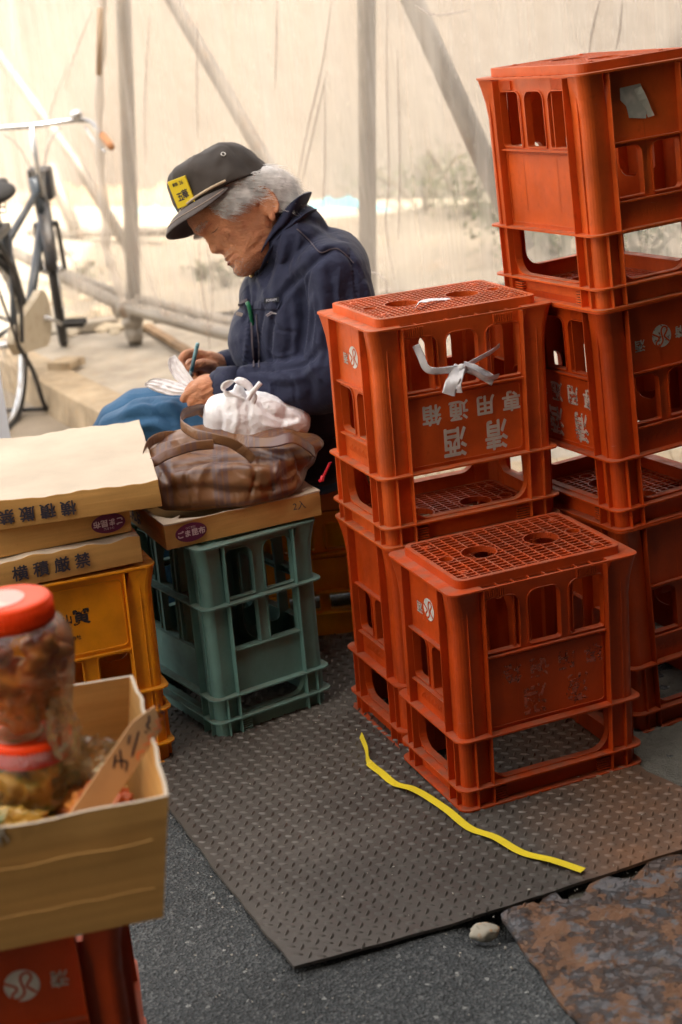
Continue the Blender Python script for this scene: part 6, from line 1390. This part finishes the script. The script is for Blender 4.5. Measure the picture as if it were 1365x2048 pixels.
low('soil_heap', [(a, 418) for a in range(-40, 480, 20)], .20, .8, rockmat('soil', (.26, .20, .14), .7), 'low brownish soil heap at the foot of the lot wall', 'soil heap')
# shrubs: stems with many leaf faces
m = Mat('leaf', (.075, .10, .035), .6); m.vary(12, .6, 1.5, detail=3); M_leaf = m.m
def shrub(px, py, w, h, n, seed, lab, z0=.1, leaf=.03):
    c = PZ(px, py, z0); rs = random.Random(seed); r = empty('shrub', tuple(c), label=lab, cat='shrub', group='shrubs and weeds in the lot'); st_ = MB(); lf = MB()
    for s in range(9):
        a = rs.uniform(0, 6.3); e_ = Vector((math.cos(a)*w*rs.uniform(.2, .5), math.sin(a)*w*.4, h*rs.uniform(.6, 1))); st_.tube(spline_pts([(0, 0, -.02), e_*.5+Vector((0, 0, h*.12)), e_], 4), .004, 4)
        for k in range(n//9):
            t_ = rs.random()**.6; p = e_*t_+Vector((rs.gauss(0, w*.13), rs.gauss(0, w*.1), rs.gauss(0, h*.1)))
            if p.z < .005: p.z = .01
            l = leaf*rs.uniform(.6, 1.2); M = Matrix.Translation(p) @ Matrix.Rotation(rs.uniform(0, 6.3), 4, Vector((rs.gauss(0, 1), rs.gauss(0, 1), rs.gauss(0, 1)+.01)).normalized()); lf.add([(-l*.5, 0, 0), (0, -l*.22, .004), (l*.5, 0, 0), (0, l*.22, .004)], [(0, 1, 2, 3)], M)
    st_.build('stem', Mat('stem', (.12, .09, .05), .8).m if seed < 0 else M_stem, r); me_ = lf.mesh('f', False); link('foliage', me_, M_leaf, r)
M_stem = Mat('stem', (.12, .09, .05), .8).m
shrub(850, 432, .9, .34, 700, 1, 'low green shrub at the wall foot right of the upright tube')
shrub(930, 440, .9, .42, 800, 2, 'larger green shrub at the wall foot beside the tall crate stack')
shrub(1000, 452, .8, .30, 500, 3, 'shrub partly hidden behind the topmost crate')
shrub(1110, 505, .9, .30, 700, 4, 'weeds seen through the opening under the topmost crate', .11, .045)
shrub(1290, 515, 1.0, .30, 700, 5, 'weeds at the right edge behind the tall crate stack', .11, .045)
shrub(450, 575, .35, .12, 130, 6, 'small weed tuft below the face of the man', .11)
shrub(405, 560, .25, .10, 90, 7, 'tiny weed tuft left of the jacket front', .11)
shrub(1310, 850, .5, .16, 400, 8, 'weeds seen through the middle crate of the right stack', .0, .03)
shrub(160, 560, .35, .08, 110, 9, 'small weed beside the bicycle fork', .11)
# white plastic things behind the right stack
p = PZ(1330, 1275, 0); crumple('plastic_bag', (p.x+.03, p.y+.10, .075), .075, (1.2, .8, .9), .22, 31, M_poly, fold=5, label='white plastic bag on the concrete behind the bottom right crate', category='bag')
# torn label on the topmost right crate, as a real scrap of paper
m = Mat('torn_paper', (.66, .63, .55), .8); m.over(m.ramp(m.noise(14, detail=3), (.5, 0.0), (.6, .7)), (.34, .36, .31)); m.bump(m.noise(30, detail=4), .5, .003)
Tm = side_frames(RL, RW, .0195)['right']
mb = MB().add(*plate2d([[(-.030, .024), (.012, .026), (.022, -.004), (.018, -.034), (-.016, -.028), (-.020, -.008), (-.031, .004)]], .0010), Tm @ Matrix.Translation((-.014, .349, .0026)))
mb.ribbon([Tm @ Vector((-.014+.004+i*.0042, .349+.020-i*.0105, .0045+.002*math.sin(i))) for i in range(6)], [Tm.to_3x3() @ Vector((.006, .002, .002+.001*i)) for i in range(6)], .0008)
mb.build('torn_label', m.m, rH3)
# red elastic hook on the lettered crate
c = PY(661, 925, 3.095); hk = MB().tube([c+Vector((.0025*math.cos(a*2.2), 0, -.001*a))+Vector((-.0006*a, 0, 0)) for a in np.linspace(0, 26, 90)], .0011, 5); hk.tube([c+Vector((-.017, 0, -.026)), c+Vector((-.020, 0, -.034)), c+Vector((-.026, 0, -.036))], [.004, .0045, .003], 8)
hk.build('coil_hook', Mat('pink_red_plastic', (.70, .02, .04), .4).m, None, True, label='small pink-red coiled hook hanging at the left of the lettered crate', category='hook')
